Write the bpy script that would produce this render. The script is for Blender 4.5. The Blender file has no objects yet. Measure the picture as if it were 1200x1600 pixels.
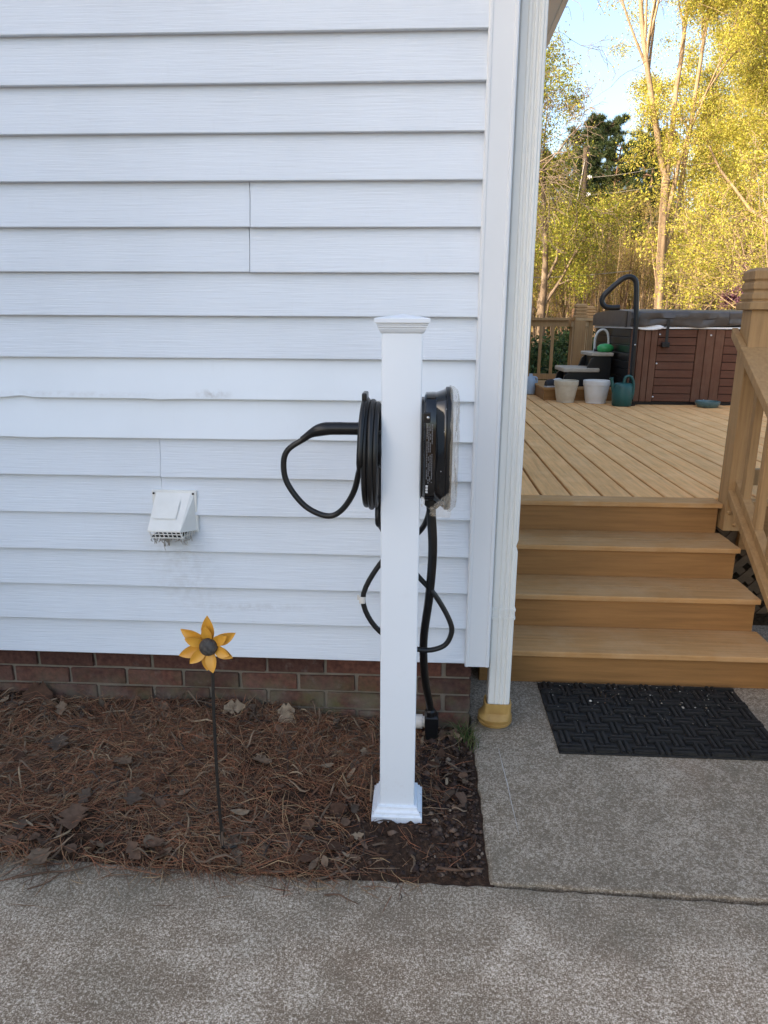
import bpy, bmesh, math, random
import numpy as np
from mathutils import Vector, Matrix, Quaternion
R = math.radians
sc = bpy.context.scene
COL = sc.collection

# ---------------------------------------------------------------- camera
CAM_POS = (-0.164, -2.2452, 1.3975)
PITCH, ROLL, YAW = 0.26099, 0.005174, -0.051561
cp, sp, cy, sy = math.cos(PITCH), math.sin(PITCH), math.cos(YAW), math.sin(YAW)
fw = Vector((sy * cp, cy * cp, -sp)); rt = Vector((cy, -sy, 0)); up = rt.cross(fw)
r_ = rt * math.cos(ROLL) + up * math.sin(ROLL)
u_ = up * math.cos(ROLL) - rt * math.sin(ROLL)
cd = bpy.data.cameras.new('camera'); cam = bpy.data.objects.new('camera', cd); COL.objects.link(cam)
cam.matrix_world = Matrix(((r_.x, u_.x, -fw.x, CAM_POS[0]), (r_.y, u_.y, -fw.y, CAM_POS[1]), (r_.z, u_.z, -fw.z, CAM_POS[2]), (0, 0, 0, 1)))
cd.sensor_fit = 'VERTICAL'; cd.sensor_height = 36; cd.lens = 1110 / 1600 * 36
cd.clip_start = 0.05; cd.clip_end = 1000
sc.camera = cam

# ---------------------------------------------------------------- sky, sun, exposure
SUN_EL, SUN_AZ = R(23), R(-30)           # sun low on the left, behind the viewer's shoulder; the house and an added, unseen wing shade the yard
to_sun = Vector((-math.cos(SUN_EL) * math.cos(SUN_AZ), math.cos(SUN_EL) * math.sin(SUN_AZ), math.sin(SUN_EL)))
w = bpy.data.worlds.new('World'); sc.world = w; w.use_nodes = True
nt = w.node_tree; nt.nodes.clear()
sky = nt.nodes.new('ShaderNodeTexSky'); sky.sky_type = 'NISHITA'; sky.sun_disc = False
sky.sun_elevation = SUN_EL; sky.sun_rotation = math.atan2(to_sun.x, to_sun.y)
sky.altitude = 150; sky.air_density = 1.0; sky.dust_density = 3.2; sky.ozone_density = 0.8
bg = nt.nodes.new('ShaderNodeBackground'); bg.inputs[1].default_value = 0.15
wo = nt.nodes.new('ShaderNodeOutputWorld')
nt.links.new(sky.outputs[0], bg.inputs[0]); nt.links.new(bg.outputs[0], wo.inputs[0])
sd = bpy.data.lights.new('sun', 'SUN'); sd.energy = 4.0; sd.angle = R(0.6); sd.color = (1.0, 0.85, 0.64)
so = bpy.data.objects.new('sun', sd); COL.objects.link(so)
so.rotation_euler = to_sun.to_track_quat('Z', 'Y').to_euler(); so.location = to_sun * 60
sc.view_settings.view_transform = 'Standard'; sc.view_settings.look = 'None'
sc.view_settings.exposure = 1.68; sc.view_settings.gamma = 1.0; sc.view_settings.use_curve_mapping = False
sc.cycles.max_bounces = 8; sc.cycles.transparent_max_bounces = 16
sc.cycles.caustics_reflective = False; sc.cycles.caustics_refractive = False

# ---------------------------------------------------------------- materials
def ramp(nd, stops):
    cr = nd.color_ramp
    while len(cr.elements) > 1: cr.elements.remove(cr.elements[-1])
    cr.elements[0].position = stops[0][0]; cr.elements[0].color = (*stops[0][1], 1)
    for p, c in stops[1:]:
        e = cr.elements.new(p); e.color = (*c, 1)

class NM:
    """small node-material helper working in world position"""
    def __init__(s, name, rough=0.6, spec=0.4, metallic=0.0):
        s.m = bpy.data.materials.new(name); s.m.use_nodes = True
        s.t = s.m.node_tree; s.b = s.t.nodes['Principled BSDF']
        s.b.inputs['Roughness'].default_value = rough; s.b.inputs['Specular IOR Level'].default_value = spec
        s.b.inputs['Metallic'].default_value = metallic
        s.pos = s.n('ShaderNodeNewGeometry').outputs['Position']
    def n(s, typ, **kw):
        nd = s.t.nodes.new(typ)
        for k, v in kw.items(): setattr(nd, k, v)
        return nd
    def l(s, a, b): s.t.links.new(a, b)
    def mapped(s, scale, obj=False):
        mp = s.n('ShaderNodeMapping'); mp.inputs['Scale'].default_value = scale
        src = s.n('ShaderNodeTexCoord').outputs['Object'] if obj else s.pos
        s.l(src, mp.inputs[0]); return mp.outputs[0]
    def noise(s, scale, detail=4, vec=None, stretch=None, rough=0.55, obj=False):
        nd = s.n('ShaderNodeTexNoise'); nd.inputs['Scale'].default_value = scale
        nd.inputs['Detail'].default_value = detail; nd.inputs['Roughness'].default_value = rough
        s.l(s.mapped(stretch or (1, 1, 1), obj), nd.inputs['Vector']); return nd.outputs['Fac']
    def rampc(s, fac, stops):
        nd = s.n('ShaderNodeValToRGB'); ramp(nd, stops); s.l(fac, nd.inputs[0]); return nd.outputs[0]
    def mix(s, fac, a, b, mode='MIX'):
        nd = s.n('ShaderNodeMix', data_type='RGBA', blend_type=mode)
        for i, v in ((0, fac), (6, a), (7, b)):
            if isinstance(v, (int, float)): nd.inputs[i].default_value = v
            elif isinstance(v, tuple): nd.inputs[i].default_value = (*v, 1)
            else: s.l(v, nd.inputs[i])
        return nd.outputs[2]
    def math(s, op, a, b=None):
        nd = s.n('ShaderNodeMath', operation=op)
        for i, v in ((0, a), (1, b)):
            if v is None: continue
            if isinstance(v, (int, float)): nd.inputs[i].default_value = v
            else: s.l(v, nd.inputs[i])
        return nd.outputs[0]
    def rand(s): return s.n('ShaderNodeObjectInfo').outputs['Random']
    def color(s, c):
        if isinstance(c, tuple): s.b.inputs['Base Color'].default_value = (*c, 1)
        else: s.l(c, s.b.inputs['Base Color'])
        return s
    def bump(s, h, strength=0.3, dist=0.002):
        bp = s.n('ShaderNodeBump'); bp.inputs['Strength'].default_value = strength; bp.inputs['Distance'].default_value = dist
        s.l(h, bp.inputs['Height'])
        prev = s.b.inputs['Normal'].links
        if prev: s.l(prev[0].from_socket, bp.inputs['Normal'])
        s.l(bp.outputs[0], s.b.inputs['Normal']); return s

MAT = {}
def simple(name, c1, c2=None, rough=0.6, spec=0.4, scale=8, bscale=60, bstr=0.15, bdist=0.001, stretch=None, metallic=0.0, rnd=0.0):
    k = NM(name, rough, spec, metallic)
    if c2 is None: c2 = tuple(x * 0.8 for x in c1)
    col = k.rampc(k.noise(scale, 5, stretch=stretch), [(0.3, c1), (0.7, c2)])
    if rnd:
        v = k.math('ADD', k.math('MULTIPLY', k.rand(), 2 * rnd), 1 - rnd)
        cb = k.n('ShaderNodeCombineColor'); [k.l(v, cb.inputs[i]) for i in range(3)]
        col = k.mix(1.0, col, cb.outputs[0], 'MULTIPLY')
    k.color(col)
    if bstr: k.bump(k.noise(bscale, 3, stretch=stretch), bstr, bdist)
    MAT[name] = k.m
    return k

# vinyl siding with a stamped wood grain, grime and a lint stain below the dryer vent
def siding_mat(name, base, grain):
    k = NM(name, 0.45, 0.35)
    dirt = k.rampc(k.noise(1.6, 6), [(0.45, base), (0.8, tuple(c * 0.9 for c in base))])
    streak = k.rampc(k.noise(9, 4, stretch=(6, 1, 1)), [(0.62, (1, 1, 1)), (0.8, (0.975, 0.97, 0.965))])
    col = k.mix(1.0, dirt, streak, 'MULTIPLY')
    # stain patch: soft ellipsoids in world space
    for (cx, cz, sx, sz, amt) in ((-0.96, 0.62, 0.15, 0.16, 0.13), (-0.82, 1.175, 0.07, 0.02, 0.35), (-0.72, 0.455, 0.3, 0.02, 0.16), (-0.93, 0.50, 0.12, 0.09, 0.08), (-1.3, 1.172, 0.5, 0.012, 0.15)):
        mp = k.n('ShaderNodeMapping'); mp.inputs['Location'].default_value = (-cx / sx, 0, -cz / sz); mp.inputs['Scale'].default_value = (1 / sx, 0.3, 1 / sz)
        k.l(k.pos, mp.inputs[0])
        gr = k.n('ShaderNodeTexGradient', gradient_type='SPHERICAL'); k.l(mp.outputs[0], gr.inputs[0])
        nz = k.rampc(k.noise(45, 5), [(0.38, (0, 0, 0)), (0.62, (1, 1, 1))])
        f = k.math('MULTIPLY', k.math('MULTIPLY', gr.outputs['Fac'], amt * 1.6), nz)
        col = k.mix(f, col, (0.30, 0.26, 0.22))
    k.color(col)
    if grain:
        g = k.noise(1.0, 5, stretch=(7, 20, 190), rough=0.6)
        k.bump(g, 0.7, 0.0026)
    k.bump(k.noise(3.2, 2, stretch=(1, 1, 2)), 0.35, 0.004)
    MAT[name] = k.m
siding_mat('vinyl', (0.70, 0.735, 0.78), True)
siding_mat('vinyl_smooth', (0.78, 0.82, 0.86), False)
simple('white_trim', (0.725, 0.73, 0.735), (0.69, 0.695, 0.70), 0.45, 0.4, 3, 40, 0.05)
simple('post_vinyl', (0.73, 0.765, 0.81), (0.71, 0.745, 0.79), 0.32, 0.45, 2, 5, 0.04)
simple('vent_plastic', (0.80, 0.78, 0.74), (0.72, 0.70, 0.65), 0.5, 0.4, 12, 50, 0.08)
simple('downspout_metal', (0.77, 0.755, 0.71), (0.73, 0.71, 0.66), 0.4, 0.5, 1.5, 30, 0.0)
simple('soffit', (0.80, 0.70, 0.57), (0.74, 0.64, 0.52), 0.6, 0.3, 4)
simple('shingle', (0.07, 0.065, 0.06), (0.04, 0.04, 0.04), 0.9, 0.2, 30)
simple('ochre_plastic', (0.46, 0.29, 0.09), (0.30, 0.165, 0.045), 0.55, 0.4, 18, 30, 0.2)
simple('black_plastic', (0.007, 0.007, 0.008), (0.010, 0.010, 0.011), 0.30, 0.35, 40, 200, 0.05)
simple('black_gloss', (0.006, 0.006, 0.007), (0.008, 0.008, 0.009), 0.12, 0.6, 10, 10, 0.0)
simple('black_rubber', (0.008, 0.008, 0.008), (0.013, 0.012, 0.012), 0.36, 0.4, 25, 150, 0.1)
simple('mat_rubber', (0.012, 0.012, 0.012), (0.030, 0.028, 0.025), 0.6, 0.2, 60, 300, 0.35, 0.001)
simple('label_white', (0.16, 0.16, 0.17), (0.10, 0.10, 0.11), 0.6)
simple('mark_white', (0.55, 0.55, 0.55), (0.5, 0.5, 0.5), 0.6)
simple('steel', (0.6, 0.6, 0.6), (0.5, 0.5, 0.5), 0.3, 0.5, metallic=1.0)
simple('stake_metal', (0.012, 0.011, 0.010), (0.022, 0.016, 0.012), 0.6, 0.4, 60)
simple('petal', (0.72, 0.36, 0.045), (0.60, 0.27, 0.03), 0.4, 0.45, 22, 80, 0.1)
simple('seed_disc', (0.03, 0.026, 0.024), (0.09, 0.08, 0.07), 0.6, 0.4, 120, 300, 0.8, 0.003)
simple('pale_drip', (0.52, 0.49, 0.44), (0.36, 0.33, 0.29), 0.8, 0.2, 70)
simple('pvc', (0.74, 0.72, 0.68), (0.6, 0.57, 0.52), 0.45)
simple('tub_cover', (0.050, 0.043, 0.040), (0.085, 0.075, 0.07), 0.42, 0.45, 9, 25, 0.3, 0.004)
simple('acrylic', (0.82, 0.83, 0.85), (0.75, 0.76, 0.78), 0.2, 0.5)
simple('pot_cream', (0.62, 0.54, 0.42), (0.50, 0.42, 0.30), 0.6, 0.3, 14)
simple('pot_white', (0.74, 0.72, 0.69), (0.66, 0.63, 0.59), 0.5, 0.35, 10)
simple('can_green', (0.012, 0.085, 0.075), (0.01, 0.06, 0.055), 0.4, 0.45, 10)
simple('teal_glaze', (0.07, 0.14, 0.15), (0.05, 0.10, 0.11), 0.3, 0.5, 18)
simple('step_tread', (0.50, 0.43, 0.34), (0.42, 0.35, 0.27), 0.7, 0.3, 20)
simple('toy_green', (0.05, 0.36, 0.11), (0.04, 0.28, 0.08), 0.35, 0.45, 20)
simple('clear_hose', (0.60, 0.60, 0.55), (0.5, 0.5, 0.46), 0.25, 0.5)
simple('jug_blue', (0.38, 0.46, 0.55), (0.30, 0.36, 0.42), 0.4, 0.4)
simple('shoe_white', (0.66, 0.64, 0.62), (0.55, 0.52, 0.5), 0.7)
simple('shoe_dark', (0.03, 0.028, 0.03), None, 0.7)
simple('pole_wood', (0.075, 0.055, 0.04), (0.045, 0.033, 0.025), 0.85, 0.2, 3, 30, 0.5, 0.01, (8, 8, 1))
simple('insulator', (0.6, 0.6, 0.62), None, 0.25)
simple('wire', (0.20, 0.18, 0.16), None, 0.6)
simple('bark_tan', (0.36, 0.26, 0.165), (0.22, 0.15, 0.09), 0.85, 0.2, 5, 25, 0.7, 0.01, (1, 1, 0.25))
simple('bark_grey', (0.21, 0.16, 0.115), (0.12, 0.085, 0.06), 0.9, 0.2, 5, 25, 0.7, 0.01, (1, 1, 0.25))
simple('bark_pine', (0.17, 0.10, 0.065), (0.08, 0.05, 0.035), 0.9, 0.2, 4, 14, 0.8, 0.02, (1, 1, 0.35))
simple('mortar', (0.23, 0.185, 0.145), (0.15, 0.13, 0.095), 0.9, 0.2, 20, 200, 0.5, 0.002)
simple('dark_gap', (0.02, 0.018, 0.015), None, 0.9)

# soil splashed up the foot of the vinyl post
k = NM('post_sleeve', 0.34, 0.45)
c = k.rampc(k.noise(2.0, 4), [(0.3, (0.73, 0.765, 0.81)), (0.7, (0.70, 0.735, 0.775))])
sepp = k.n('ShaderNodeSeparateXYZ'); k.l(k.pos, sepp.inputs[0])
low = k.n('ShaderNodeMapRange'); low.inputs[1].default_value = 0.20; low.inputs[2].default_value = 0.0; k.l(sepp.outputs[2], low.inputs[0])
sp2 = k.rampc(k.noise(85, 4, rough=0.7), [(0.52, (0, 0, 0)), (0.66, (1, 1, 1))])
c = k.mix(k.math('MULTIPLY', k.math('MULTIPLY', low.outputs[0], sp2), 0.12), c, (0.30, 0.20, 0.13))
sm = k.rampc(k.noise(7, 6, rough=0.7), [(0.60, (0, 0, 0)), (0.78, (1, 1, 1))]); c = k.mix(k.math('MULTIPLY', sm, 0.14), c, (0.50, 0.47, 0.43))
k.color(c); k.bump(k.noise(4, 2), 0.15, 0.002); MAT['post_sleeve'] = k.m
k = NM('film', 0.08, 0.5)      # clear protective film
k.b.inputs['Transmission Weight'].default_value = 0.0; k.b.inputs['Alpha'].default_value = 0.26
k.color((0.62, 0.54, 0.43)); k.b.inputs['Roughness'].default_value = 0.16; MAT['film'] = k.m

# painted deck timber: stain with grain and worn patches, varied per board
def deck_mat(name, base, worn, wear, grainaxis, rough=0.6, spec=0.2):
    k = NM(name, rough, spec)
    st = {'x': (1.2, 22, 22), 'y': (22, 1.2, 22), 'z': (22, 22, 1.2)}[grainaxis]
    g = k.noise(2.2, 6, stretch=st, rough=0.65)
    col = k.rampc(g, [(0.22, tuple(c * 0.66 for c in base)), (0.6, base), (0.85, tuple(min(1, c * 1.1) for c in base))])
    wf = k.rampc(k.noise(5.5, 8, rough=0.7), [(0.55 - wear * 0.2, (0, 0, 0)), (0.75 - wear * 0.1, (1, 1, 1))])
    col = k.mix(k.math('MULTIPLY', wf, wear), col, worn)
    v = k.math('ADD', k.math('MULTIPLY', k.rand(), 0.16), 0.92)
    cb = k.n('ShaderNodeCombineColor'); [k.l(v, cb.inputs[i]) for i in range(3)]
    col = k.mix(1.0, col, cb.outputs[0], 'MULTIPLY')
    k.color(col); k.bump(g, 0.5, 0.002); k.bump(k.noise(90, 2), 0.15, 0.001)
    MAT[name] = k.m
TAN = (0.36, 0.215, 0.095)
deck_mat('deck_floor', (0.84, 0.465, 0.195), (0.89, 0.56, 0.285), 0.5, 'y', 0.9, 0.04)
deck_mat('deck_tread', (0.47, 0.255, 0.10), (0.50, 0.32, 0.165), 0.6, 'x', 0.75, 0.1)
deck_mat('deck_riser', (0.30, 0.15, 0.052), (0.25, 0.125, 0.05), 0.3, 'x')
deck_mat('deck_rail', (0.38, 0.225, 0.10), (0.40, 0.26, 0.13), 0.4, 'z')
deck_mat('tub_wood_v', (0.13, 0.058, 0.034), (0.17, 0.10, 0.065), 0.5, 'z')
deck_mat('tub_wood_h', (0.115, 0.048, 0.029), (0.13, 0.07, 0.045), 0.4, 'x')
deck_mat('lattice_paint', (0.10, 0.062, 0.033), (0.07, 0.045, 0.028), 0.5, 'x')

# brick: fired red-brown, per-brick tone, moss low down on the damp courses
k = NM('brick', 0.85, 0.25)
c = k.rampc(k.noise(55, 5), [(0.3, (0.058, 0.026, 0.019)), (0.7, (0.125, 0.057, 0.041))])
c2 = k.rampc(k.rand(), [(0.0, (0.75, 0.75, 0.75)), (0.5, (1.0, 0.95, 0.92)), (1.0, (1.35, 1.2, 1.1))])
c = k.mix(1.0, c, c2, 'MULTIPLY')
sep = k.n('ShaderNodeSeparateXYZ'); k.l(k.pos, sep.inputs[0])
hz = k.n('ShaderNodeMapRange'); hz.inputs[1].default_value = 0.215; hz.inputs[2].default_value = 0.07; k.l(sep.outputs[2], hz.inputs[0])
hx = k.n('ShaderNodeMapRange'); hx.inputs[1].default_value = -2.2; hx.inputs[2].default_value = -0.8; k.l(sep.outputs[0], hx.inputs[0])
mf = k.rampc(k.noise(16, 6), [(0.42, (0, 0, 0)), (0.62, (1, 1, 1))])
f = k.math('MULTIPLY', k.math('MULTIPLY', hz.outputs[0], hx.outputs[0]), mf)
c = k.mix(k.math('MULTIPLY', f, 0.8), c, (0.10, 0.098, 0.04))
gd = k.rampc(k.noise(11, 5), [(0.35, (0, 0, 0)), (0.6, (1, 1, 1))]); c = k.mix(k.math('MULTIPLY', k.math('MULTIPLY', hz.outputs[0], gd), 0.45), c, (0.17, 0.145, 0.12))
wh = k.rampc(k.noise(23, 4), [(0.60, (0, 0, 0)), (0.75, (1, 1, 1))])
c = k.mix(k.math('MULTIPLY', wh, 0.28), c, (0.24, 0.20, 0.18))
k.color(c); k.bump(k.noise(120, 4), 0.7, 0.003); MAT['brick'] = k.m

# weathered broom-finished concrete: pale sand grains worn through a darker film
k = NM('concrete', 0.9, 0.2)
big = k.noise(2.2, 6, rough=0.6); fine = k.noise(130, 5, rough=0.72); fine2 = k.noise(290, 3, rough=0.7)
sp_ = k.math('ADD', k.math('MULTIPLY', fine, 0.85), k.math('MULTIPLY', fine2, 0.85))
sp_ = k.math('ADD', sp_, k.math('MULTIPLY', k.math('SUBTRACT', big, 0.5), 0.27))
mid = k.noise(14, 4); sp_ = k.math('ADD', sp_, k.math('MULTIPLY', k.math('SUBTRACT', mid, 0.5), 0.22))
c = k.rampc(sp_, [(0.72, (0.184, 0.125, 0.080)), (0.83, (0.297, 0.215, 0.143)), (0.92, (0.53, 0.412, 0.298)), (0.99, (0.81, 0.67, 0.52))])
moss = k.rampc(k.noise(3.1, 5), [(0.5, (0, 0, 0)), (0.72, (1, 1, 1))])
c = k.mix(k.math('MULTIPLY', moss, 0.22), c, (0.15, 0.14, 0.095))
sepc = k.n('ShaderNodeSeparateXYZ'); k.l(k.pos, sepc.inputs[0])
band = k.n('ShaderNodeMapRange'); band.inputs[1].default_value = -0.98; band.inputs[2].default_value = -0.72; k.l(k.math('ADD', sepc.outputs[1], k.math('MULTIPLY', k.math('SUBTRACT', k.noise(6, 4), 0.5), 0.25)), band.inputs[0])
c = k.mix(k.math('MULTIPLY', band.outputs[0], 0.55), c, k.rampc(fine, [(0.4, (0.115, 0.10, 0.072)), (0.65, (0.20, 0.18, 0.14))]))
rust = k.rampc(k.noise(1.9, 3), [(0.62, (0, 0, 0)), (0.75, (1, 1, 1))])
c = k.mix(k.math('MULTIPLY', rust, 0.25), c, (0.27, 0.17, 0.11))
k.color(c); k.bump(fine, 0.7, 0.003); k.bump(k.noise(420, 2), 0.4, 0.001); MAT['concrete'] = k.m

k = NM('soil', 0.95, 0.15)
c = k.rampc(k.noise(60, 6, rough=0.7), [(0.3, (0.018, 0.011, 0.007)), (0.55, (0.052, 0.029, 0.018)), (0.75, (0.115, 0.068, 0.040))])
k.color(c); k.bump(k.noise(90, 5), 1.0, 0.008); MAT['soil'] = k.m
k = NM('forest_floor', 0.95, 0.15)
c = k.rampc(k.noise(2.5, 8, rough=0.7), [(0.3, (0.05, 0.045, 0.02)), (0.5, (0.12, 0.075, 0.04)), (0.75, (0.20, 0.13, 0.07))])
k.color(c); k.bump(k.noise(20, 5), 1.0, 0.05); MAT['forest_floor'] = k.m

def attr_mat(name, rough=0.7, transl=0.0, spec=0.25):
    k = NM(name, rough, spec)
    at = k.n('ShaderNodeAttribute', attribute_name='tone'); k.color(at.outputs['Color'])
    if transl:
        tr = k.n('ShaderNodeBsdfTranslucent'); k.l(at.outputs['Color'], tr.inputs[0])
        mx = k.n('ShaderNodeMixShader'); mx.inputs[0].default_value = transl
        out = k.t.nodes['Material Output']; k.l(k.b.outputs[0], mx.inputs[1]); k.l(tr.outputs[0], mx.inputs[2]); k.l(mx.outputs[0], out.inputs[0])
    MAT[name] = k.m
attr_mat('needles', 0.75); attr_mat('leaf', 0.55, 0.45); attr_mat('dead_leaf', 0.8, 0.1); attr_mat('blade', 0.6, 0.35)
for i, c in enumerate([(0.10, 0.055, 0.036), (0.15, 0.092, 0.062), (0.22, 0.15, 0.10), (0.34, 0.25, 0.165), (0.11, 0.08, 0.06)]):
    simple('litter_%d' % i, c, tuple(x * 0.6 for x in c), 0.9, 0.05, 60, 150, 0.4, 0.002)

# ---------------------------------------------------------------- mesh helpers
ORIG = {}
def empty(name, loc, label=None, cat=None, group=None):
    o = bpy.data.objects.new(name, None); COL.objects.link(o); o.location = loc; o.empty_display_size = 0.1
    ORIG[o] = Vector(loc)
    return tag(o, label, cat, group)
def tag(o, label=None, cat=None, group=None, kind=None):
    if label: o['label'] = label
    if cat: o['category'] = cat
    if group: o['group'] = group
    if kind: o['kind'] = kind
    return o
def pymesh(name, v, f, smooth=False, mat=None):
    me = bpy.data.meshes.new(name); me.from_pydata([tuple(x) for x in v], [], f); me.update()
    if smooth: me.polygons.foreach_set('use_smooth', [True] * len(me.polygons))
    if mat: me.materials.append(MAT[mat])
    return me
def put(name, me, parent=None, loc=None, rot=None):
    o = bpy.data.objects.new(name, me); COL.objects.link(o)
    if parent is not None: o.parent = parent; ORIG[o] = ORIG[parent]
    else: ORIG[o] = Vector((0, 0, 0))
    if loc is not None: o.location = Vector(loc) - (ORIG[o] if parent is not None else Vector((0, 0, 0)))
    if rot is not None: o.rotation_euler = rot
    return o
class MB:
    """collects geometry in world space, builds ONE mesh object"""
    def __init__(s): s.v = []; s.f = []
    def add(s, v, f):
        b = len(s.v); s.v += [tuple(x) for x in v]; s.f += [tuple(i + b for i in q) for q in f]; return s
    def box(s, x0, x1, y0, y1, z0, z1):
        return s.add([(x0, y0, z0), (x1, y0, z0), (x1, y1, z0), (x0, y1, z0), (x0, y0, z1), (x1, y0, z1), (x1, y1, z1), (x0, y1, z1)],
                     [(0, 3, 2, 1), (4, 5, 6, 7), (0, 1, 5, 4), (1, 2, 6, 5), (2, 3, 7, 6), (3, 0, 4, 7)])
    def prism(s, poly, axis, a0, a1):
        """poly: 2d points in the other two axes, extruded along axis"""
        n = len(poly); mk = {'x': lambda p, a: (a, p[0], p[1]), 'y': lambda p, a: (p[0], a, p[1]), 'z': lambda p, a: (p[0], p[1], a)}[axis]
        v = [mk(p, a0) for p in poly] + [mk(p, a1) for p in poly]
        f = [(i, (i + 1) % n, n + (i + 1) % n, n + i) for i in range(n)] + [tuple(range(n))[::-1], tuple(range(n, 2 * n))]
        return s.add(v, f)
    def tube(s, pts, rad, sides=8, cap=True, flat=(1, 1)):
        pts = [Vector(p) for p in pts]; n = len(pts)
        if isinstance(rad, (int, float)): rad = [rad] * n
        t0 = (pts[1] - pts[0]).normalized(); a = Vector((0, 0, 1)) if abs(t0.z) < 0.9 else Vector((1, 0, 0))
        u = t0.cross(a).normalized(); v = []
        for i, p in enumerate(pts):
            t = (pts[min(i + 1, n - 1)] - pts[max(i - 1, 0)]).normalized()
            u = (u - t * u.dot(t)).normalized(); b = t.cross(u)
            for j in range(sides):
                an = 2 * math.pi * j / sides
                v.append(p + (u * math.cos(an) * flat[0] + b * math.sin(an) * flat[1]) * rad[i])
        f = [(i * sides + j, i * sides + (j + 1) % sides, (i + 1) * sides + (j + 1) % sides, (i + 1) * sides + j) for i in range(n - 1) for j in range(sides)]
        if cap: f += [tuple(range(sides))[::-1], tuple(range((n - 1) * sides, n * sides))]
        return s.add(v, f)
    def lathe(s, prof, c, seg=24, axis='z', sx=1, sy=1):
        v = []; n = len(prof)
        for (r, h) in prof:
            for j in range(seg):
                a = 2 * math.pi * j / seg; x, y = r * math.cos(a) * sx, r * math.sin(a) * sy
                v.append({'z': (c[0] + x, c[1] + y, c[2] + h), 'x': (c[0] + h, c[1] + x, c[2] + y), 'y': (c[0] + x, c[1] + h, c[2] + y)}[axis])
        f = [(i * seg + j, i * seg + (j + 1) % seg, (i + 1) * seg + (j + 1) % seg, (i + 1) * seg + j) for i in range(n - 1) for j in range(seg)]
        f += [tuple(range(seg))[::-1], tuple(range((n - 1) * seg, n * seg))]
        return s.add(v, f)
    def build(s, name, mat, parent=None, smooth=False, bevel=0, seg=2, weld=False, auto=None):
        o0 = ORIG[parent] if parent is not None else Vector((0, 0, 0))
        me = pymesh(name, [Vector(x) - o0 for x in s.v], s.f, smooth, mat)
        bm = bmesh.new(); bm.from_mesh(me)
        if weld: bmesh.ops.remove_doubles(bm, verts=bm.verts, dist=1e-5)
        bmesh.ops.recalc_face_normals(bm, faces=bm.faces)
        if bevel:
            es = [e for e in bm.edges if len(e.link_faces) == 2 and e.calc_face_angle(0) > 0.5]
            bmesh.ops.bevel(bm, geom=es, offset=bevel, segments=seg, affect='EDGES', profile=0.6)
        bm.to_mesh(me); bm.free()
        if auto:
            me.polygons.foreach_set('use_smooth', [True] * len(me.polygons)); me.set_sharp_from_angle(angle=auto)
        return put(name, me, parent)
def spline(pts, n=8):
    """Catmull-Rom through 3d points"""
    P = [Vector(p) for p in pts]; P = [P[0] * 2 - P[1]] + P + [P[-1] * 2 - P[-2]]; out = []
    for i in range(1, len(P) - 2):
        for k in range(n):
            t = k / n; a, b, c, d = P[i - 1], P[i], P[i + 1], P[i + 2]
            out.append(0.5 * ((2 * b) + (c - a) * t + (2 * a - 5 * b + 4 * c - d) * t * t + (3 * b - a - 3 * c + d) * t ** 3))
    out.append(P[-2]); return out
def bevelbox_mesh(name, sx, sy, sz, bev, mat, seg=1):
    me = bpy.data.meshes.new(name); bm = bmesh.new(); bmesh.ops.create_cube(bm, size=1)
    for v in bm.verts: v.co = Vector((v.co.x * sx, v.co.y * sy, v.co.z * sz))
    if bev: bmesh.ops.bevel(bm, geom=list(bm.edges), offset=bev, segments=seg, affect='EDGES')
    bm.to_mesh(me); bm.free(); me.materials.append(MAT[mat]); return me
def np_mesh(name, V, F4=None, F3=None, tone=None, mat=None, smooth=False):
    """fast mesh from numpy arrays"""
    me = bpy.data.meshes.new(name); nv = len(V)
    n4 = 0 if F4 is None else len(F4); n3 = 0 if F3 is None else len(F3)
    me.vertices.add(nv); me.vertices.foreach_set('co', np.ascontiguousarray(V, np.float32).ravel())
    loops = np.concatenate([a.ravel() for a in (F4, F3) if a is not None]).astype(np.int32)
    tot = np.concatenate([np.full(n4, 4, np.int32), np.full(n3, 3, np.int32)])
    start = np.concatenate([[0], np.cumsum(tot)[:-1]]).astype(np.int32)
    me.loops.add(len(loops)); me.loops.foreach_set('vertex_index', loops)
    me.polygons.add(n4 + n3); me.polygons.foreach_set('loop_start', start); me.polygons.foreach_set('loop_total', tot)
    if smooth: me.polygons.foreach_set('use_smooth', np.ones(n4 + n3, bool))
    me.update(calc_edges=True); me.validate()
    if tone is not None:
        a = me.color_attributes.new('tone', 'FLOAT_COLOR', 'POINT')
        a.data.foreach_set('color', np.concatenate([tone, np.ones((nv, 1))], 1).astype(np.float32).ravel())
    if mat: me.materials.append(MAT[mat])
    return me

# ================================================================ SETTING
# ground beyond the deck: one sheet to the horizon, gently uneven
def terrain_h(x, y):
    return -0.12 + 0.10 * math.sin(x * 0.31 + 1) * math.sin(y * 0.23) + max(0, (y - 9)) * 0.012
xs = [-400, -150, -60] + [-30 + i * 2 for i in range(46)] + [90, 180, 400]
ys = [-400, -120, -40, -12] + [-5 + i * 1.5 for i in range(60)] + [120, 200, 420]
v = [(x, y, terrain_h(x, y) if -40 < x < 80 and 3 < y < 90 else (-0.10 if y < 3 else -0.12 + max(0, min(y, 90) - 9) * 0.012)) for y in ys for x in xs]
nx = len(xs); f = [(j * nx + i, j * nx + i + 1, (j + 1) * nx + i + 1, (j + 1) * nx + i) for j in range(len(ys) - 1) for i in range(nx - 1)]
tag(put('ground', pymesh('ground', v, f, True, 'forest_floor')), kind='structure')

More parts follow.
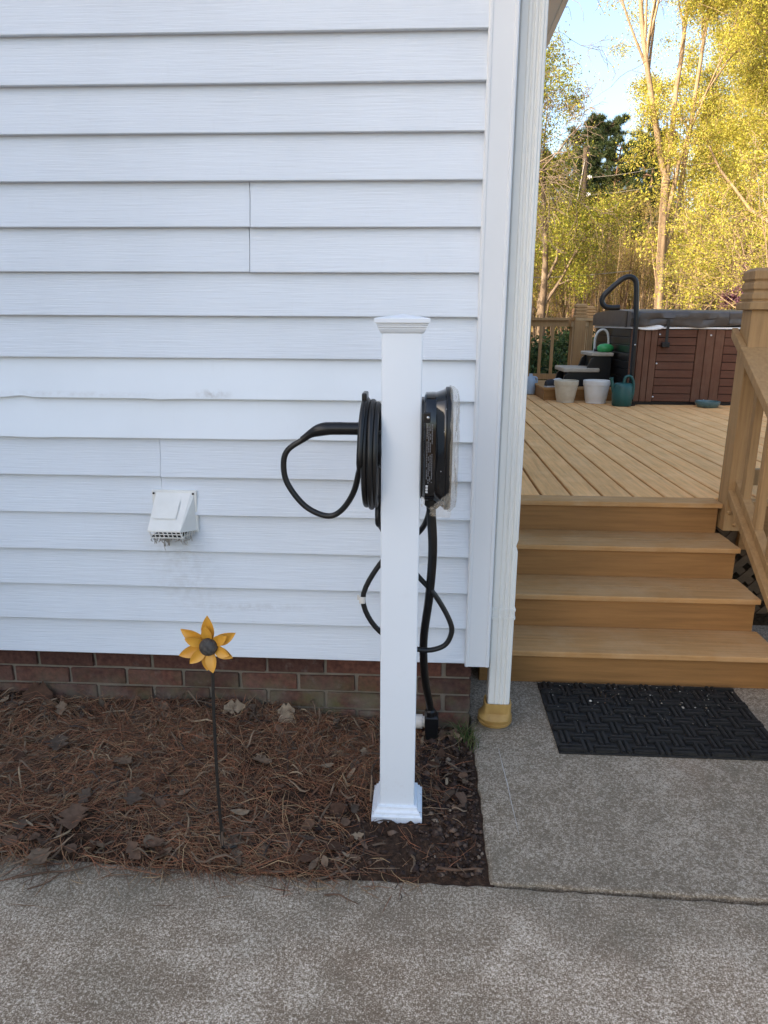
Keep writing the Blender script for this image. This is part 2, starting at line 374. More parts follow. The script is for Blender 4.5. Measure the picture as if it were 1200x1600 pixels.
def slab(name, poly, z1, z0, rng, jag=0.0035):
    """concrete slab with slightly crumbled arrises"""
    pts = []
    for i in range(len(poly)):
        a, b = Vector(poly[i]), Vector(poly[(i + 1) % len(poly)]); n = max(1, int((b - a).length / 0.03)) if (b - a).length < 3.2 else max(1, int((b - a).length / 0.06))
        for k_ in range(n):
            p = a.lerp(b, k_ / n); pts.append((p.x + (rng.uniform(-jag, jag) if 0 < k_ else 0), p.y + (rng.uniform(-jag, jag) if 0 < k_ else 0)))
    n = len(pts); cx = sum(p[0] for p in pts) / n; cy_ = sum(p[1] for p in pts) / n
    def inset(d):
        out = []
        for i in range(n):
            a, b = Vector(pts[i - 1]), Vector(pts[(i + 1) % n]); t = (b - a).normalized(); out.append((pts[i][0] - t.y * d, pts[i][1] + t.x * d))
        return out
    rings = [[(p[0], p[1], z0) for p in pts], [(p[0], p[1], z1 - 0.007) for p in pts], [(p[0], p[1], z1 - 0.002) for p in inset(0.002)], [(p[0], p[1], z1) for p in inset(0.008)]]
    v = sum(rings, []); f = [(r * n + i, r * n + (i + 1) % n, (r + 1) * n + (i + 1) % n, (r + 1) * n + i) for r in range(3) for i in range(n)]
    f.append(tuple(range(3 * n, 4 * n)))
    o = put(name, pymesh(name, v, f, False, 'concrete')); tag(o, kind='structure'); return o
rg = random.Random(3)
slab('walkway', [(-5, -5), (5, -5), (5, -0.852), (0.725, -0.737), (0.033, -0.717), (-0.574, -0.711), (-1.281, -0.683), (-5, -0.56)], 0.0, -0.10, rg)
slab('patio_pad', [(0.036, -0.709), (0.725, -0.727), (5, -0.838), (5, 1.0), (0.045, 1.0), (0.034, -0.02)], 0.004, -0.10, rg)
# sealant drips along the pad
mb = MB(); pts = [(0.118, -0.11), (0.121, -0.2), (0.126, -0.3), (0.128, -0.4), (0.131, -0.47), (0.132, -0.53)]
vv = []
for i, (x, y) in enumerate(pts): wd = [0.0006, 0.0013, 0.0016, 0.0011, 0.0009, 0.0004][i]; vv += [(x - wd, y, 0.0062), (x + wd, y, 0.0062)]
mb.add(vv, [(2 * i, 2 * i + 1, 2 * i + 3, 2 * i + 2) for i in range(len(pts) - 1)])
tag(mb.build('paint_drip', 'pale_drip'), 'thin white drip line on the concrete pad beside the bare soil', 'drip')

# planting bed: soil surface, higher against the wall at the left
def bed_h(x, y):
    t = max(0.0, (y + 0.71) / 0.73); left = min(1, max(0, (-0.1 - x) / 0.9))
    h = 0.003 + 0.075 * left * t ** 0.8 + 0.018 * math.sin(x * 6.1 + 2 * y) * t * left + 0.012 * math.sin(x * 13 + 5) * math.sin(y * 17) * min(1, t * 3)
    h += 0.02 * math.exp(-((x + 0.21) ** 2 + (y + 0.6) ** 2) / 0.02) * 0.3
    return max(h, -0.01)
X0, X1, NX, NY = -4.0, 0.046, 300, 62
rn = np.random.default_rng(5)
bx = []; 
for j in range(NY + 1):
    for i in range(NX + 1):
        x = X0 + (X1 - X0) * (i / NX); y0 = -0.730 + (0.03 * min(1, max(0, (-0.5 - x) / 0.8)))
        y = y0 + (0.04 - y0) * j / NY
        e = min(1, max(0, j - 1) / 3, max(0, NX - i - 0.6) / 2)
        bx.append((x, y, bed_h(x, y) * e + e * rn.normal(0, 0.0045) - 0.004 * (1 - e)))
f = [(j * (NX + 1) + i, j * (NX + 1) + i + 1, (j + 1) * (NX + 1) + i + 1, (j + 1) * (NX + 1) + i) for j in range(NY) for i in range(NX)]
bed = tag(put('planting_bed', pymesh('planting_bed', bx, f, True, 'soil')), kind='structure')

# ================================================================ HOUSE
house = empty('house', (0, 0, 0), 'white vinyl sided house wall on a red brick foundation', 'house')
EXP = 0.127; ZB = 0.27
lip, back = -0.0195, -0.002
def siding_panel(x0, x1, k_, mat, wav=0.0, dent=()):
    z0 = ZB + k_ * EXP; prof = [(0.012, z0 + 0.001), (lip + 0.002, z0), (lip, z0 + 0.002), (lip + 0.0005, z0 + 0.010), (back - 0.004, z0 + EXP * 0.6), (back, z0 + EXP + 0.012), (0.012, z0 + EXP + 0.012)]
    n = max(2, int((x1 - x0) / 0.05)); v = []; m = len(prof); rr = random.Random(k_ * 77 + int(x0 * 100))
    ph = rr.uniform(0, 6); 
    for i in range(n + 1):
        x = x0 + (x1 - x0) * i / n
        d = 0.0012 * math.sin(x * 3.1 + ph) + 0.0006 * math.sin(x * 9 + ph * 2)
        s = 0.0; 
        for (dx, dw, da) in dent: s += da * math.exp(-((x - dx) / dw) ** 2)
        for j, (yy, zz) in enumerate(prof):
            v.append((x, yy + (d if j in (1, 2, 3, 4) else 0) + (s * 0.7 if j in (1, 2, 3) else 0), zz + (s if j in (1, 2) else 0)))
    f = [(i * m + j, i * m + j + 1, (i + 1) * m + j + 1, (i + 1) * m + j) for i in range(n) for j in range(m - 1)]
    f += [tuple(range(m))[::-1], tuple(range(n * m, n * m + m))]
    me = pymesh('siding_panel', v, f, True, mat); me.set_sharp_from_angle(angle=R(40)); return put('siding_panel', me, house)
joints = {11: -0.679, 10: -0.686, 5: -1.008, 4: -1.012, 13: -2.9, 8: -2.4, 2: -2.2, 15: -2.6}
for k_ in range(20):
    mt = 'vinyl_smooth' if k_ in (6, 7) else 'vinyl'
    dent = [(-1.44, 0.02, 0.006), (-0.98, 0.03, -0.003)] if k_ == 7 else [(-1.42, 0.02, -0.008), (-0.55, 0.05, 0.003)] if k_ == 6 else []
    j = joints.get(k_, -3.66 + (k_ % 3) * 0.4)
    siding_panel(j, 0.012, k_, mt, dent=dent)
    a = siding_panel(-8.0, j - 0.0026, k_, mt, dent=dent); a.location.y = 0.0025; a.location.z = 0.0012
# corner post: L-shaped trim with beaded edges
mb = MB()
mb.prism([(0.0, 0.005), (0.0, -0.022), (0.004, -0.026), (0.010, -0.026), (0.012, -0.0235), (0.070, -0.0235), (0.072, -0.026), (0.079, -0.026), (0.083, -0.022), (0.083, 0.075), (0.062, 0.075), (0.062, 0.005)], 'z', 0.262, 2.76)
mb.build('corner_trim', 'white_trim', house)
# side wall siding (round the corner), lapped courses
mb = MB()
for k_ in range(20):
    z0 = ZB + k_ * EXP
    mb.prism([(0.045, z0), (0.0765, z0), (0.077, z0 + 0.008), (0.064, z0 + EXP + 0.010), (0.045, z0 + EXP + 0.010)], 'y', 0.076, 10.0)
mb.build('side_siding', 'vinyl', house)
# sheathing behind, gable, roof
mb = MB(); mb.box(-8.0, 0.044, 0.013, 9.98, 0.30, 2.80); mb.build('wall_core', 'white_trim', house)
mb = MB(); mb.prism([(-8.4, 2.76), (0.083, 2.76), (-3.96, 4.9)], 'y', 0.0, 0.10); mb.build('gable', 'vinyl', house)
for s_ in (0, 1):
    mb = MB()
    if s_ == 0: pr = [(0.44, 2.80), (0.44, 2.86), (-3.96, 5.10), (-3.96, 5.02)]
    else: pr = [(-8.4, 2.80), (-8.4, 2.86), (-3.96, 5.10), (-3.96, 5.02)]
    mb.prism(pr, 'y', -0.25, 10.3); mb.build('roof_slope', 'shingle', house)
# two-storey wing added out of view on the left to keep sun off the yard
mb = MB(); mb.box(-13.0, -6.2, -9.0, -0.02, -0.1, 5.8); mb.build('added_wing_wall', 'vinyl_smooth', house)
mb = MB(); mb.prism([(-13.4, 5.70), (-5.85, 5.70), (-9.6, 7.6)], 'y', -9.3, -0.01); mb.build('added_wing_roof', 'shingle', house)
mb = MB(); mb.box(0.084, 0.414, -0.22, 10.25, 2.752, 2.765); mb.build('soffit', 'soffit', house)
mb = MB(); mb.box(0.415, 0.437, -0.22, 10.25, 2.742, 2.86); mb.build('fascia', 'soffit', house)
# foundation with individual bricks
fnd = MB().box(-8.0, 0.022, 0.028, 9.9, -0.1, 0.285).build('foundation', 'mortar', house)
PZ, PX = 0.0672, 0.2075; BH, BL = 0.0572, 0.1965
rb = random.Random(11)
bmes = []
for i in range(5):
    me = bevelbox_mesh('brick', BL, 0.05, BH, 0.0022, 'brick', 2)
    for vv in me.vertices: vv.co += Vector((rb.gauss(0, 0.0011), rb.gauss(0, 0.0011), rb.gauss(0, 0.0010)))
    bmes.append(me)
for row in range(4):
    zc = 0.2270 - row * PZ
    off = -0.071 if row % 2 == 0 else -0.168
    n = 0
    while True:
        xr_ = off - n * PX; xc = xr_ - PX / 2; n += 1
        if xc < -4.2: break
        put('brick', rb.choice(bmes), fnd, (xc, 0.045 + rb.uniform(-0.0015, 0.0015), zc + rb.uniform(-0.001, 0.001)), (rb.gauss(0, 0.004), rb.gauss(0, 0.003), rb.gauss(0, 0.004)))
    # corner closer
    wd = 0.027 - off - 0.010
    put('brick', bevelbox_mesh('brick', wd, 0.05, BH, 0.0022, 'brick', 2), fnd, (0.027 - wd / 2, 0.045, zc))
    for j in range(7):
        b = put('brick', rb.choice(bmes), fnd, (0.002, 0.08 + (0.1 if row % 2 else 0.0) + PX * (j + 0.5), zc), (0, 0, R(90)))

# ---------------------------------------------------------------- downspout
ds = empty('downspout', (0.13, 0.06, 0), 'cream ribbed metal downspout at the house corner', 'downspout')
def ds_poly(g=0.0):
    x0, x1, y0, y1 = 0.090 - g, 0.166 + g, 0.026 - g, 0.082 + g; p = [(x0, y1), (x0, y0 + 0.004), (x0 + 0.004, y0)]
    for c_ in (0.36, 0.58, 0.80):
        xc = x0 + (x1 - x0) * c_; p += [(xc - 0.0062, y0), (xc - 0.0032, y0 - 0.0045), (xc + 0.0032, y0 - 0.0045), (xc + 0.0062, y0)]
    return p + [(x1 - 0.004, y0), (x1, y0 + 0.004), (x1, y1)]
pl = ds_poly(); v = []; f = []; zs = [0.075, 0.40, 0.66, 0.68, 0.70, 1.2, 1.8, 2.62]; n = len(pl)
for z in zs:
    for (x, y) in pl: v.append((x - (0.006 if z == 0.68 and x > 0.15 else 0) , y, z))
f = [(r * n + i, r * n + (i + 1) % n, (r + 1) * n + (i + 1) % n, (r + 1) * n + i) for r in range(len(zs) - 1) for i in range(n)]
MB().add(v, f).build('pipe', 'downspout_metal', ds, auto=R(25))
mb = MB()
for (z0, z1, g) in ((0.418, 0.428, 0.0035), (0.428, 0.448, 0.0018), (0.448, 0.456, 0.0035), (0.456, 0.461, 0.0018)): mb.prism(ds_poly(g), 'z', z0, z1 - 0.0005)
mb.build('coupling_band', 'downspout_metal', ds)
MB().tube(spline([(0.128, 0.054, 2.60), (0.135, 0.054, 2.68), (0.26, 0.054, 2.74), (0.36, 0.054, 2.80)], 5), 0.034, 10).build('elbow', 'downspout_metal', ds, auto=R(40))
# round-to-square adapter on the ground
def sq(cx, cy_, hx, hy, e, n=28): return [(cx + hx * math.copysign(abs(math.cos(a)) ** (2 / e), math.cos(a)), cy_ + hy * math.copysign(abs(math.sin(a)) ** (2 / e), math.sin(a))) for a in [2 * math.pi * i / n for i in range(n)]]
rings = [(0.120, 0.052, 0.055, 0.052, 2.1, 0.010), (0.120, 0.052, 0.057, 0.054, 2.1, 0.019), (0.120, 0.052, 0.061, 0.058, 2.1, 0.021), (0.120, 0.052, 0.061, 0.058, 2.2, 0.027), (0.120, 0.052, 0.058, 0.055, 2.2, 0.0285), (0.120, 0.052, 0.060, 0.057, 2.2, 0.031), (0.120, 0.052, 0.060, 0.057, 2.4, 0.041), (0.122, 0.052, 0.054, 0.050, 3, 0.046), (0.124, 0.052, 0.051, 0.046, 4, 0.052), (0.126, 0.053, 0.048, 0.038, 6, 0.060), (0.127, 0.053, 0.047, 0.037, 7, 0.096), (0.127, 0.053, 0.043, 0.033, 7, 0.097), (0.127, 0.053, 0.042, 0.032, 7, 0.080)]
v = []; n = 28
for (a, b, c_, d, e, z) in rings: v += [(x, y, z) for x, y in sq(a, b, c_, d, e)]
f = [(r * n + i, r * n + (i + 1) % n, (r + 1) * n + (i + 1) % n, (r + 1) * n + i) for r in range(len(rings) - 1) for i in range(n)]
MB().add(v, f).build('adapter_boot', 'ochre_plastic', ds, auto=R(35))
MB().lathe([(0.050, 0.003), (0.060, 0.003), (0.060, 0.010), (0.050, 0.0112)], (0.120, 0.052, 0.002), 28).build('mortar_ring', 'mortar', ds)

# ---------------------------------------------------------------- dryer vent
vt = empty('dryer_vent', (-0.97, 0, 0.79), 'white plastic dryer vent hood with lint on the siding', 'vent')
MB().box(-1.043, -0.895, -0.019, -0.004, 0.722, 0.862).build('flange', 'vent_plastic', vt, bevel=0.003)
hb = [(-1.028, -0.018, 0.856), (-0.912, -0.018, 0.856), (-1.036, -0.098, 0.748), (-0.928, -0.098, 0.748), (-1.036, -0.098, 0.742), (-0.928, -0.098, 0.742), (-1.036, -0.018, 0.724), (-0.900, -0.018, 0.728), (-0.903, -0.018, 0.846)]
MB().add(hb, [(0, 2, 3, 1), (2, 4, 5, 3), (1, 3, 5, 7, 8), (0, 6, 4, 2)]).build('hood', 'vent_plastic', vt, bevel=0.002)
MB().add([(-1.018, -0.040, 0.8335), (-0.942, -0.040, 0.8335), (-0.948, -0.078, 0.782), (-1.024, -0.078, 0.782)], [(0, 3, 2, 1)]).build('raised_panel', 'vent_plastic', vt)
mb0 = vt
for i in range(8):
    x = -1.030 + i * 0.0142
    MB().tube([(x, -0.096, 0.744), (x + 0.002, -0.088, 0.722), (x + 0.004, -0.022, 0.712)], 0.0022, 4).build('grille_bar', 'vent_plastic', vt)
MB().tube([(-1.033, -0.092, 0.733), (-0.925, -0.092, 0.733)], 0.0020, 4).build('grille_bar', 'vent_plastic', vt)
MB().tube([(-1.031, -0.087, 0.720), (-0.922, -0.087, 0.720)], 0.0020, 4).build('grille_bar', 'vent_plastic', vt)
for i in range(6):
    y = -0.085 + i * 0.0125
    MB().tube([(-0.926 + 0.004 * i, y, 0.745 - 0.003 * i), (-0.930 + 0.004 * i, y, 0.715)], 0.0016, 4).build('grille_bar', 'vent_plastic', vt)
MB().box(-1.03, -0.93, -0.086, -0.02, 0.7225, 0.7235).build('dark_interior', 'dark_gap', vt)
for x in (-1.036, -0.905): MB().lathe([(0.0035, 0), (0.0035, -0.002), (0.001, -0.003)], (x, -0.020, 0.852), 10, 'y').build('screw', 'stake_metal', vt)
rr = random.Random(4)
simple('lint', (0.42, 0.40, 0.37), (0.3, 0.28, 0.25), 0.95, 0.1, 60)
mb = MB()
for i in range(60):
    x = rr.uniform(-1.03, -0.91); y = rr.uniform(-0.09, -0.03); l = rr.choice([0.006, 0.01, 0.02, 0.012]) if not (-1.0 < x < -0.98) else rr.uniform(0.01, 0.042)
    mb.tube(spline([(x, y, 0.716), (x + rr.uniform(-0.006, 0.006), y, 0.716 - l * 0.5), (x + rr.uniform(-0.006, 0.006), y + rr.uniform(-0.004, 0.004), 0.716 - l)], 3), [rr.uniform(0.0008, 0.0022)] * 6 + [0.0004], 4)
mb.build('lint', 'lint', vt)

# ---------------------------------------------------------------- charger post
pst = empty('charger_post', (-0.2135, -0.425, 0), 'white vinyl post with a pyramid cap standing in the mulch', 'post')
XL, XR, YF, YB = -0.2635, -0.1635, -0.475, -0.375
MB().box(XL, XR, YF, YB, 0.0, 1.385).build('sleeve', 'post_sleeve', pst, bevel=0.004, seg=3, auto=R(50))
def frustum(mb, cx, cy_, h0, h1, z0, z1):
    v = [(cx + sx * h, cy_ + sy_ * h, z) for h, z in ((h0, z0), (h1, z1)) for sx, sy_ in ((-1, -1), (1, -1), (1, 1), (-1, 1))]
    mb.add(v, [(0, 3, 2, 1), (4, 5, 6, 7), (0, 1, 5, 4), (1, 2, 6, 5), (2, 3, 7, 6), (3, 0, 4, 7)])
def stack(prof, cx, cy_):
    """square stack from (half width, z) rings"""
    v = []; 
    for h, z in prof: v += [(cx + sx * h, cy_ + sy_ * h, z) for sx, sy_ in ((-1, -1), (1, -1), (1, 1), (-1, 1))]
    n = len(prof); f = [(r * 4 + i, r * 4 + (i + 1) % 4, (r + 1) * 4 + (i + 1) % 4, (r + 1) * 4 + i) for r in range(n - 1) for i in range(4)]
    f += [(0, 3, 2, 1), tuple(range(4 * n - 4, 4 * n))]; return MB().add(v, f)
PCX, PCY = -0.2135, -0.425
stack([(0.0505, 1.372), (0.0515, 1.3725), (0.0545, 1.376), (0.0575, 1.382), (0.0580, 1.386), (0.0605, 1.386), (0.0605, 1.391), (0.0625, 1.391), (0.0625, 1.396), (0.0675, 1.396), (0.0675, 1.4065), (0.0665, 1.4075), (0.002, 1.4175)], PCX, PCY).build('post_cap', 'post_vinyl', pst, bevel=0.0008, seg=1)
stack([(0.0730, -0.012), (0.0730, 0.021), (0.0715, 0.0225), (0.0665, 0.023), (0.0665, 0.031), (0.0655, 0.032), (0.0610, 0.0345), (0.0590, 0.040), (0.0590, 0.045), (0.0508, 0.046)], PCX, PCY).build('base_trim', 'post_sleeve', pst, bevel=0.0008, seg=1)

# ---------------------------------------------------------------- wall charger (on the right face of the post)
ch = empty('wall_charger', (-0.15, -0.425, 1.08), 'black electric car charger on the white post, still in clear film', 'charger')
def rrect(cy_, cz, hy, hz, e, x, n=40):
    return [(x, cy_ + hy * math.copysign(abs(math.cos(a)) ** (2 / e), math.cos(a)), cz + hz * math.copysign(abs(math.sin(a)) ** (2 / e), math.sin(a))) for a in [2 * math.pi * i / n for i in range(n)]]
def loft(secs):
    n = len(secs[0]); v = sum(secs, []); f = [(r * n + i, r * n + (i + 1) % n, (r + 1) * n + (i + 1) % n, (r + 1) * n + i) for r in range(len(secs) - 1) for i in range(n)]
    return MB().add(v, f + [tuple(range(n))[::-1], tuple(range((len(secs) - 1) * n, len(secs) * n))])
CY, CZ = -0.425, 1.083
loft([rrect(CY, CZ + 0.002, 0.060, 0.128, 5, -0.1630), rrect(CY, CZ + 0.002, 0.060, 0.128, 5, -0.1565)]).build('mount_plate', 'black_plastic', ch)
loft([rrect(CY, CZ + 0.005, 0.075, 0.132, 3.6, -0.156), rrect(CY, CZ + 0.005, 0.080, 0.138, 3.6, -0.152), rrect(CY, CZ + 0.005, 0.081, 0.139, 3.4, -0.130), rrect(CY, CZ + 0.004, 0.080, 0.139, 3.4, -0.127), rrect(CY, CZ + 0.003, 0.084, 0.141, 3.2, -0.124), rrect(CY, CZ, 0.094, 0.150, 2.9, -0.108), rrect(CY, CZ, 0.096, 0.153, 2.8, -0.1035), rrect(CY, CZ, 0.096, 0.153, 2.8, -0.1025)]).build('body', 'black_gloss', ch, auto=R(30))
loft([rrect(CY, CZ, 0.099, 0.156, 2.7, -0.102), rrect(CY, CZ, 0.101, 0.158, 2.7, -0.0995), rrect(CY, CZ, 0.101, 0.158, 2.7, -0.090), rrect(CY, CZ, 0.097, 0.154, 2.7, -0.0862), rrect(CY, CZ, 0.080, 0.136, 2.7, -0.0850)]).build('face_ring', 'black_plastic', ch, auto=R(30))
loft([rrect(CY, CZ - 0.128, 0.022, 0.020, 4, -0.152), rrect(CY, CZ - 0.134, 0.030, 0.024, 4, -0.140), rrect(CY, CZ - 0.134, 0.030, 0.024, 4, -0.120), rrect(CY, CZ - 0.128, 0.024, 0.020, 4, -0.108)]).build('cable_gland', 'black_plastic', ch, auto=R(40))
# rows of fine print on the near side of the case
rr = random.Random(9); lab = MB()
for col_ in range(4):
    x = -0.1495 + col_ * 0.0042; z = 1.158
    while z > 1.012:
        l = rr.uniform(0.002, 0.007)
        if rr.random() < 0.8: lab.box(x, x + 0.0022, -0.5072, -0.5066, z - l, z)
        z -= l + rr.uniform(0.0008, 0.0018)
lab.build('fine_print', 'label_white', ch)
mk = MB()
for (x, z, a, b) in ((-0.1498, 1.004, 0.0055, 0.006), (-0.1498, 0.996, 0.0055, 0.0055), (-0.1498, 0.9885, 0.0055, 0.0045)): mk.box(x, x + a, -0.5072, -0.5066, z - b, z)
mk.build('approval_marks', 'mark_white', ch)
MB().lathe([(0.0035, 0), (0.0035, -0.003), (0.001, -0.0045)], (-0.1470, -0.5065, 1.173), 12, 'y').build('screw', 'steel', ch)
MB().box(-0.158, -0.141, -0.5075, -0.498, 1.160, 1.185).build('mount_tab', 'black_plastic', ch, bevel=0.002)
for (x, z) in ((-0.103, 1.196), (-0.107, 1.141), (-0.113, 1.043)): MB().lathe([(0.0012, 0), (0.0012, -0.001), (0.0004, -0.0015)], (x, -0.5235, z), 8, 'y').build('stud', 'steel', ch)
mk = MB()
mk.box(-0.160, -0.157, -0.478, -0.470, 0.955, 0.962).box(-0.160, -0.151, -0.478, -0.470, 0.962, 0.966).box(-0.1545, -0.151, -0.478, -0.470, 0.946, 0.962).box(-0.160, -0.156, -0.478, -0.470, 0.941, 0.945)
mk.build('bracket_clip', 'mark_white', ch)
# crumpled film over the face and lower edge
rr = random.Random(21); n = 56; secs = []
def film_ring(x, hy, hz, j):
    ring = []
    for i in range(n):
        a = 2 * math.pi * i / n; wob = 0.002 * math.sin(a * 7 + j) + 0.0022 * rr.uniform(-1, 1)
        c_, s_ = math.cos(a), math.sin(a)
        ring.append((x + rr.uniform(-0.002, 0.002), CY + (hy + wob) * math.copysign(abs(c_) ** (2 / 2.7), c_), CZ + (hz + wob) * math.copysign(abs(s_) ** (2 / 2.7), s_)))
    return ring
secs = [film_ring(-0.092, 0.104, 0.161, 0), film_ring(-0.083, 0.104, 0.160, 1), film_ring(-0.074, 0.099, 0.150, 2.2), film_ring(-0.070, 0.088, 0.132, 3.3), film_ring(-0.071, 0.07, 0.10, 5), film_ring(-0.073, 0.03, 0.05, 6)]
v = sum(secs, []); f = []
for r in range(len(secs) - 1):
    for i in range(n): f.append((r * n + i, r * n + (i + 1) % n, (r + 1) * n + (i + 1) % n, (r + 1) * n + i))
MB().add(v, f).build('film', 'film', ch)
v = []; f = []
for i in range(9):
    for j in range(9):
        v.append((-0.138 + i * 0.0065 + rr.uniform(-0.003, 0.003), -0.512 - 0.011 * math.sin(i / 8 * 3.1) + rr.uniform(-0.003, 0.003), 0.925 + j * 0.0085 * (0.35 + 0.65 * i / 8) + rr.uniform(-0.003, 0.003)))
for i in range(8):
    for j in range(8): f.append((i * 9 + j, i * 9 + j + 1, (i + 1) * 9 + j + 1, (i + 1) * 9 + j))
MB().add(v, f).build('film', 'film', ch)

# ---------------------------------------------------------------- cable holster + coiled charging cable
hs = empty('cable_holster', (-0.30, -0.425, 1.09), 'black cable holster on the left face of the white post', 'holster')
MB().box(-0.3135, -0.3005, -0.462, -0.395, 1.055, 1.226).build('front_plate', 'black_plastic', hs, bevel=0.004)
MB().lathe([(0.048, 0), (0.048, 0.03), (0.052, 0.036)], (-0.300, -0.425, 1.08), 24, 'x').build('drum', 'black_plastic', hs)
cb = empty('charging_cable', (-0.28, -0.425, 1.06), 'black charging cable coiled beside the post with its handle looping left', 'cable')
CR = 0.0078; pts = []
# outer loop: handle tail down and back up to the coil
hl = [(-0.456, 1.111, -0.44), (-0.507, 1.077, -0.44), (-0.520, 1.036, -0.44), (-0.510, 0.985, -0.44), (-0.466, 0.928, -0.442), (-0.410, 0.903, -0.446), (-0.371, 0.918, -0.452), (-0.336, 0.970, -0.468), (-0.316, 1.040, -0.500)]
pts = [(x, y, z) for x, z, y in hl]
turns = 3.5; N = 170; rc = 0.139
for i in range(N):
    t = i / (N - 1); a = math.pi + R(12) - 2 * math.pi * turns * t - R(10)
    rad = float(np.interp(t * turns, [0, 1, 2, 3, 3.5], [0.143, 0.132, 0.140, 0.129, 0.134]))
    x = -0.3105 + 0.038 * t + 0.0045 * math.sin(a + 1.3 * t * turns + 0.6) * (1 - t)
    pts.append((x, -0.425 + rad * 0.82 * math.cos(a), 1.068 + rad * math.sin(a) - 0.006 * t))
# leaves the coil, crosses behind the post and makes a figure-eight to the charger
yb = -0.352
pts += [(-0.276, -0.40, 0.895), (-0.268, -0.365, 0.850)]
pts += [(x, yb + dy, z) for x, z, dy in [(-0.225, 0.780, 0.0), (-0.167, 0.707, 0.004), (-0.115, 0.647, 0.006), (-0.072, 0.570, 0.008), (-0.066, 0.525, 0.010), (-0.092, 0.484, 0.012), (-0.163, 0.474, 0.014), (-0.273, 0.523, 0.022), (-0.323, 0.622, 0.026), (-0.274, 0.730, 0.026), (-0.22, 0.780, 0.024), (-0.164, 0.832, 0.012)]]
pts += [(-0.143, -0.375, 0.880), (-0.136, -0.392, 0.925), (-0.134, -0.395, 0.95)]
sp1 = spline(pts[:9], 6); sp2 = pts[9:9 + N]; sp3 = spline(pts[9 + N - 1:], 6)
MB().tube(sp1 + sp2 + sp3[1:], CR, 10).build('cord', 'black_rubber', cb, auto=R(60))
hd = [(-0.309, 1.134), (-0.330, 1.134), (-0.37, 1.134), (-0.405, 1.133), (-0.428, 1.128), (-0.448, 1.119), (-0.470, 1.104)]
hnd = MB().tube(spline([(x, -0.44, z) for x, z in hd], 4), [0.0175] * 4 + [0.0172] * 4 + [0.0175] * 4 + [0.0180, 0.0180, 0.0178, 0.0172, 0.0165, 0.0155, 0.0142, 0.0128, 0.0115, 0.0105, 0.0098, 0.0092, 0.009], 14, flat=(1, 0.95)).build('connector_handle', 'black_plastic', cb, auto=R(50))
MB().lathe([(0.018, 0), (0.023, 0.001), (0.023, 0.011), (0.019, 0.012)], (-0.323, -0.44, 1.133), 20, 'x').build('collar', 'black_plastic', hnd, auto=R(40))
MB().tube([(-0.324, -0.334, 0.612), (-0.324, -0.330, 0.630)], 0.0095, 12).build('cable_tie', 'pvc', cb)
MB().box(-0.339, -0.333, -0.334, -0.330, 0.622, 0.636).build('tie_tail', 'pvc', cb)

# ---------------------------------------------------------------- supply whip and plug
wh_ = empty('supply_conduit', (-0.11, -0.07, 0.02), 'thick black supply conduit hanging from the charger to a plug by the brick', 'conduit')
wp = [(-0.134, -0.425, 0.955), (-0.133, -0.42, 0.915), (-0.126, -0.40, 0.798), (-0.131, -0.33, 0.640), (-0.144, -0.25, 0.462), (-0.136, -0.16, 0.285), (-0.117, -0.092, 0.150), (-0.114, -0.083, 0.12)]
MB().tube(spline(wp, 8), 0.0125, 12).build('hose', 'black_rubber', wh_, auto=R(60))
MB().lathe([(0.014, 0), (0.019, 0.003), (0.019, 0.020), (0.015, 0.026)], (-0.114, -0.083, 0.105), 8).build('lock_nut', 'black_plastic', wh_)
stack([(0.015, 0.012), (0.020, 0.020), (0.0235, 0.075), (0.0235, 0.100), (0.017, 0.108)], -0.110, -0.073).build('plug_body', 'black_plastic', wh_, bevel=0.003)
pv = empty('pipe_fitting', (-0.15, -0.02, 0.02), 'white plastic pipe fitting behind the plug at the brick base', 'pipe fitting')
MB().tube([(-0.205, -0.02, 0.045), (-0.122, -0.025, 0.046)], 0.0195, 14).build('pipe', 'pvc', pv, auto=R(40))
MB().tube([(-0.176, -0.022, 0.045), (-0.140, -0.024, 0.046)], 0.025, 14).build('coupling', 'pvc', pv, auto=R(40))
MB().tube([(-0.190, -0.02, 0.045), (-0.190, -0.02, 0.085)], 0.014, 12).build('riser', 'pvc', pv, auto=R(40))

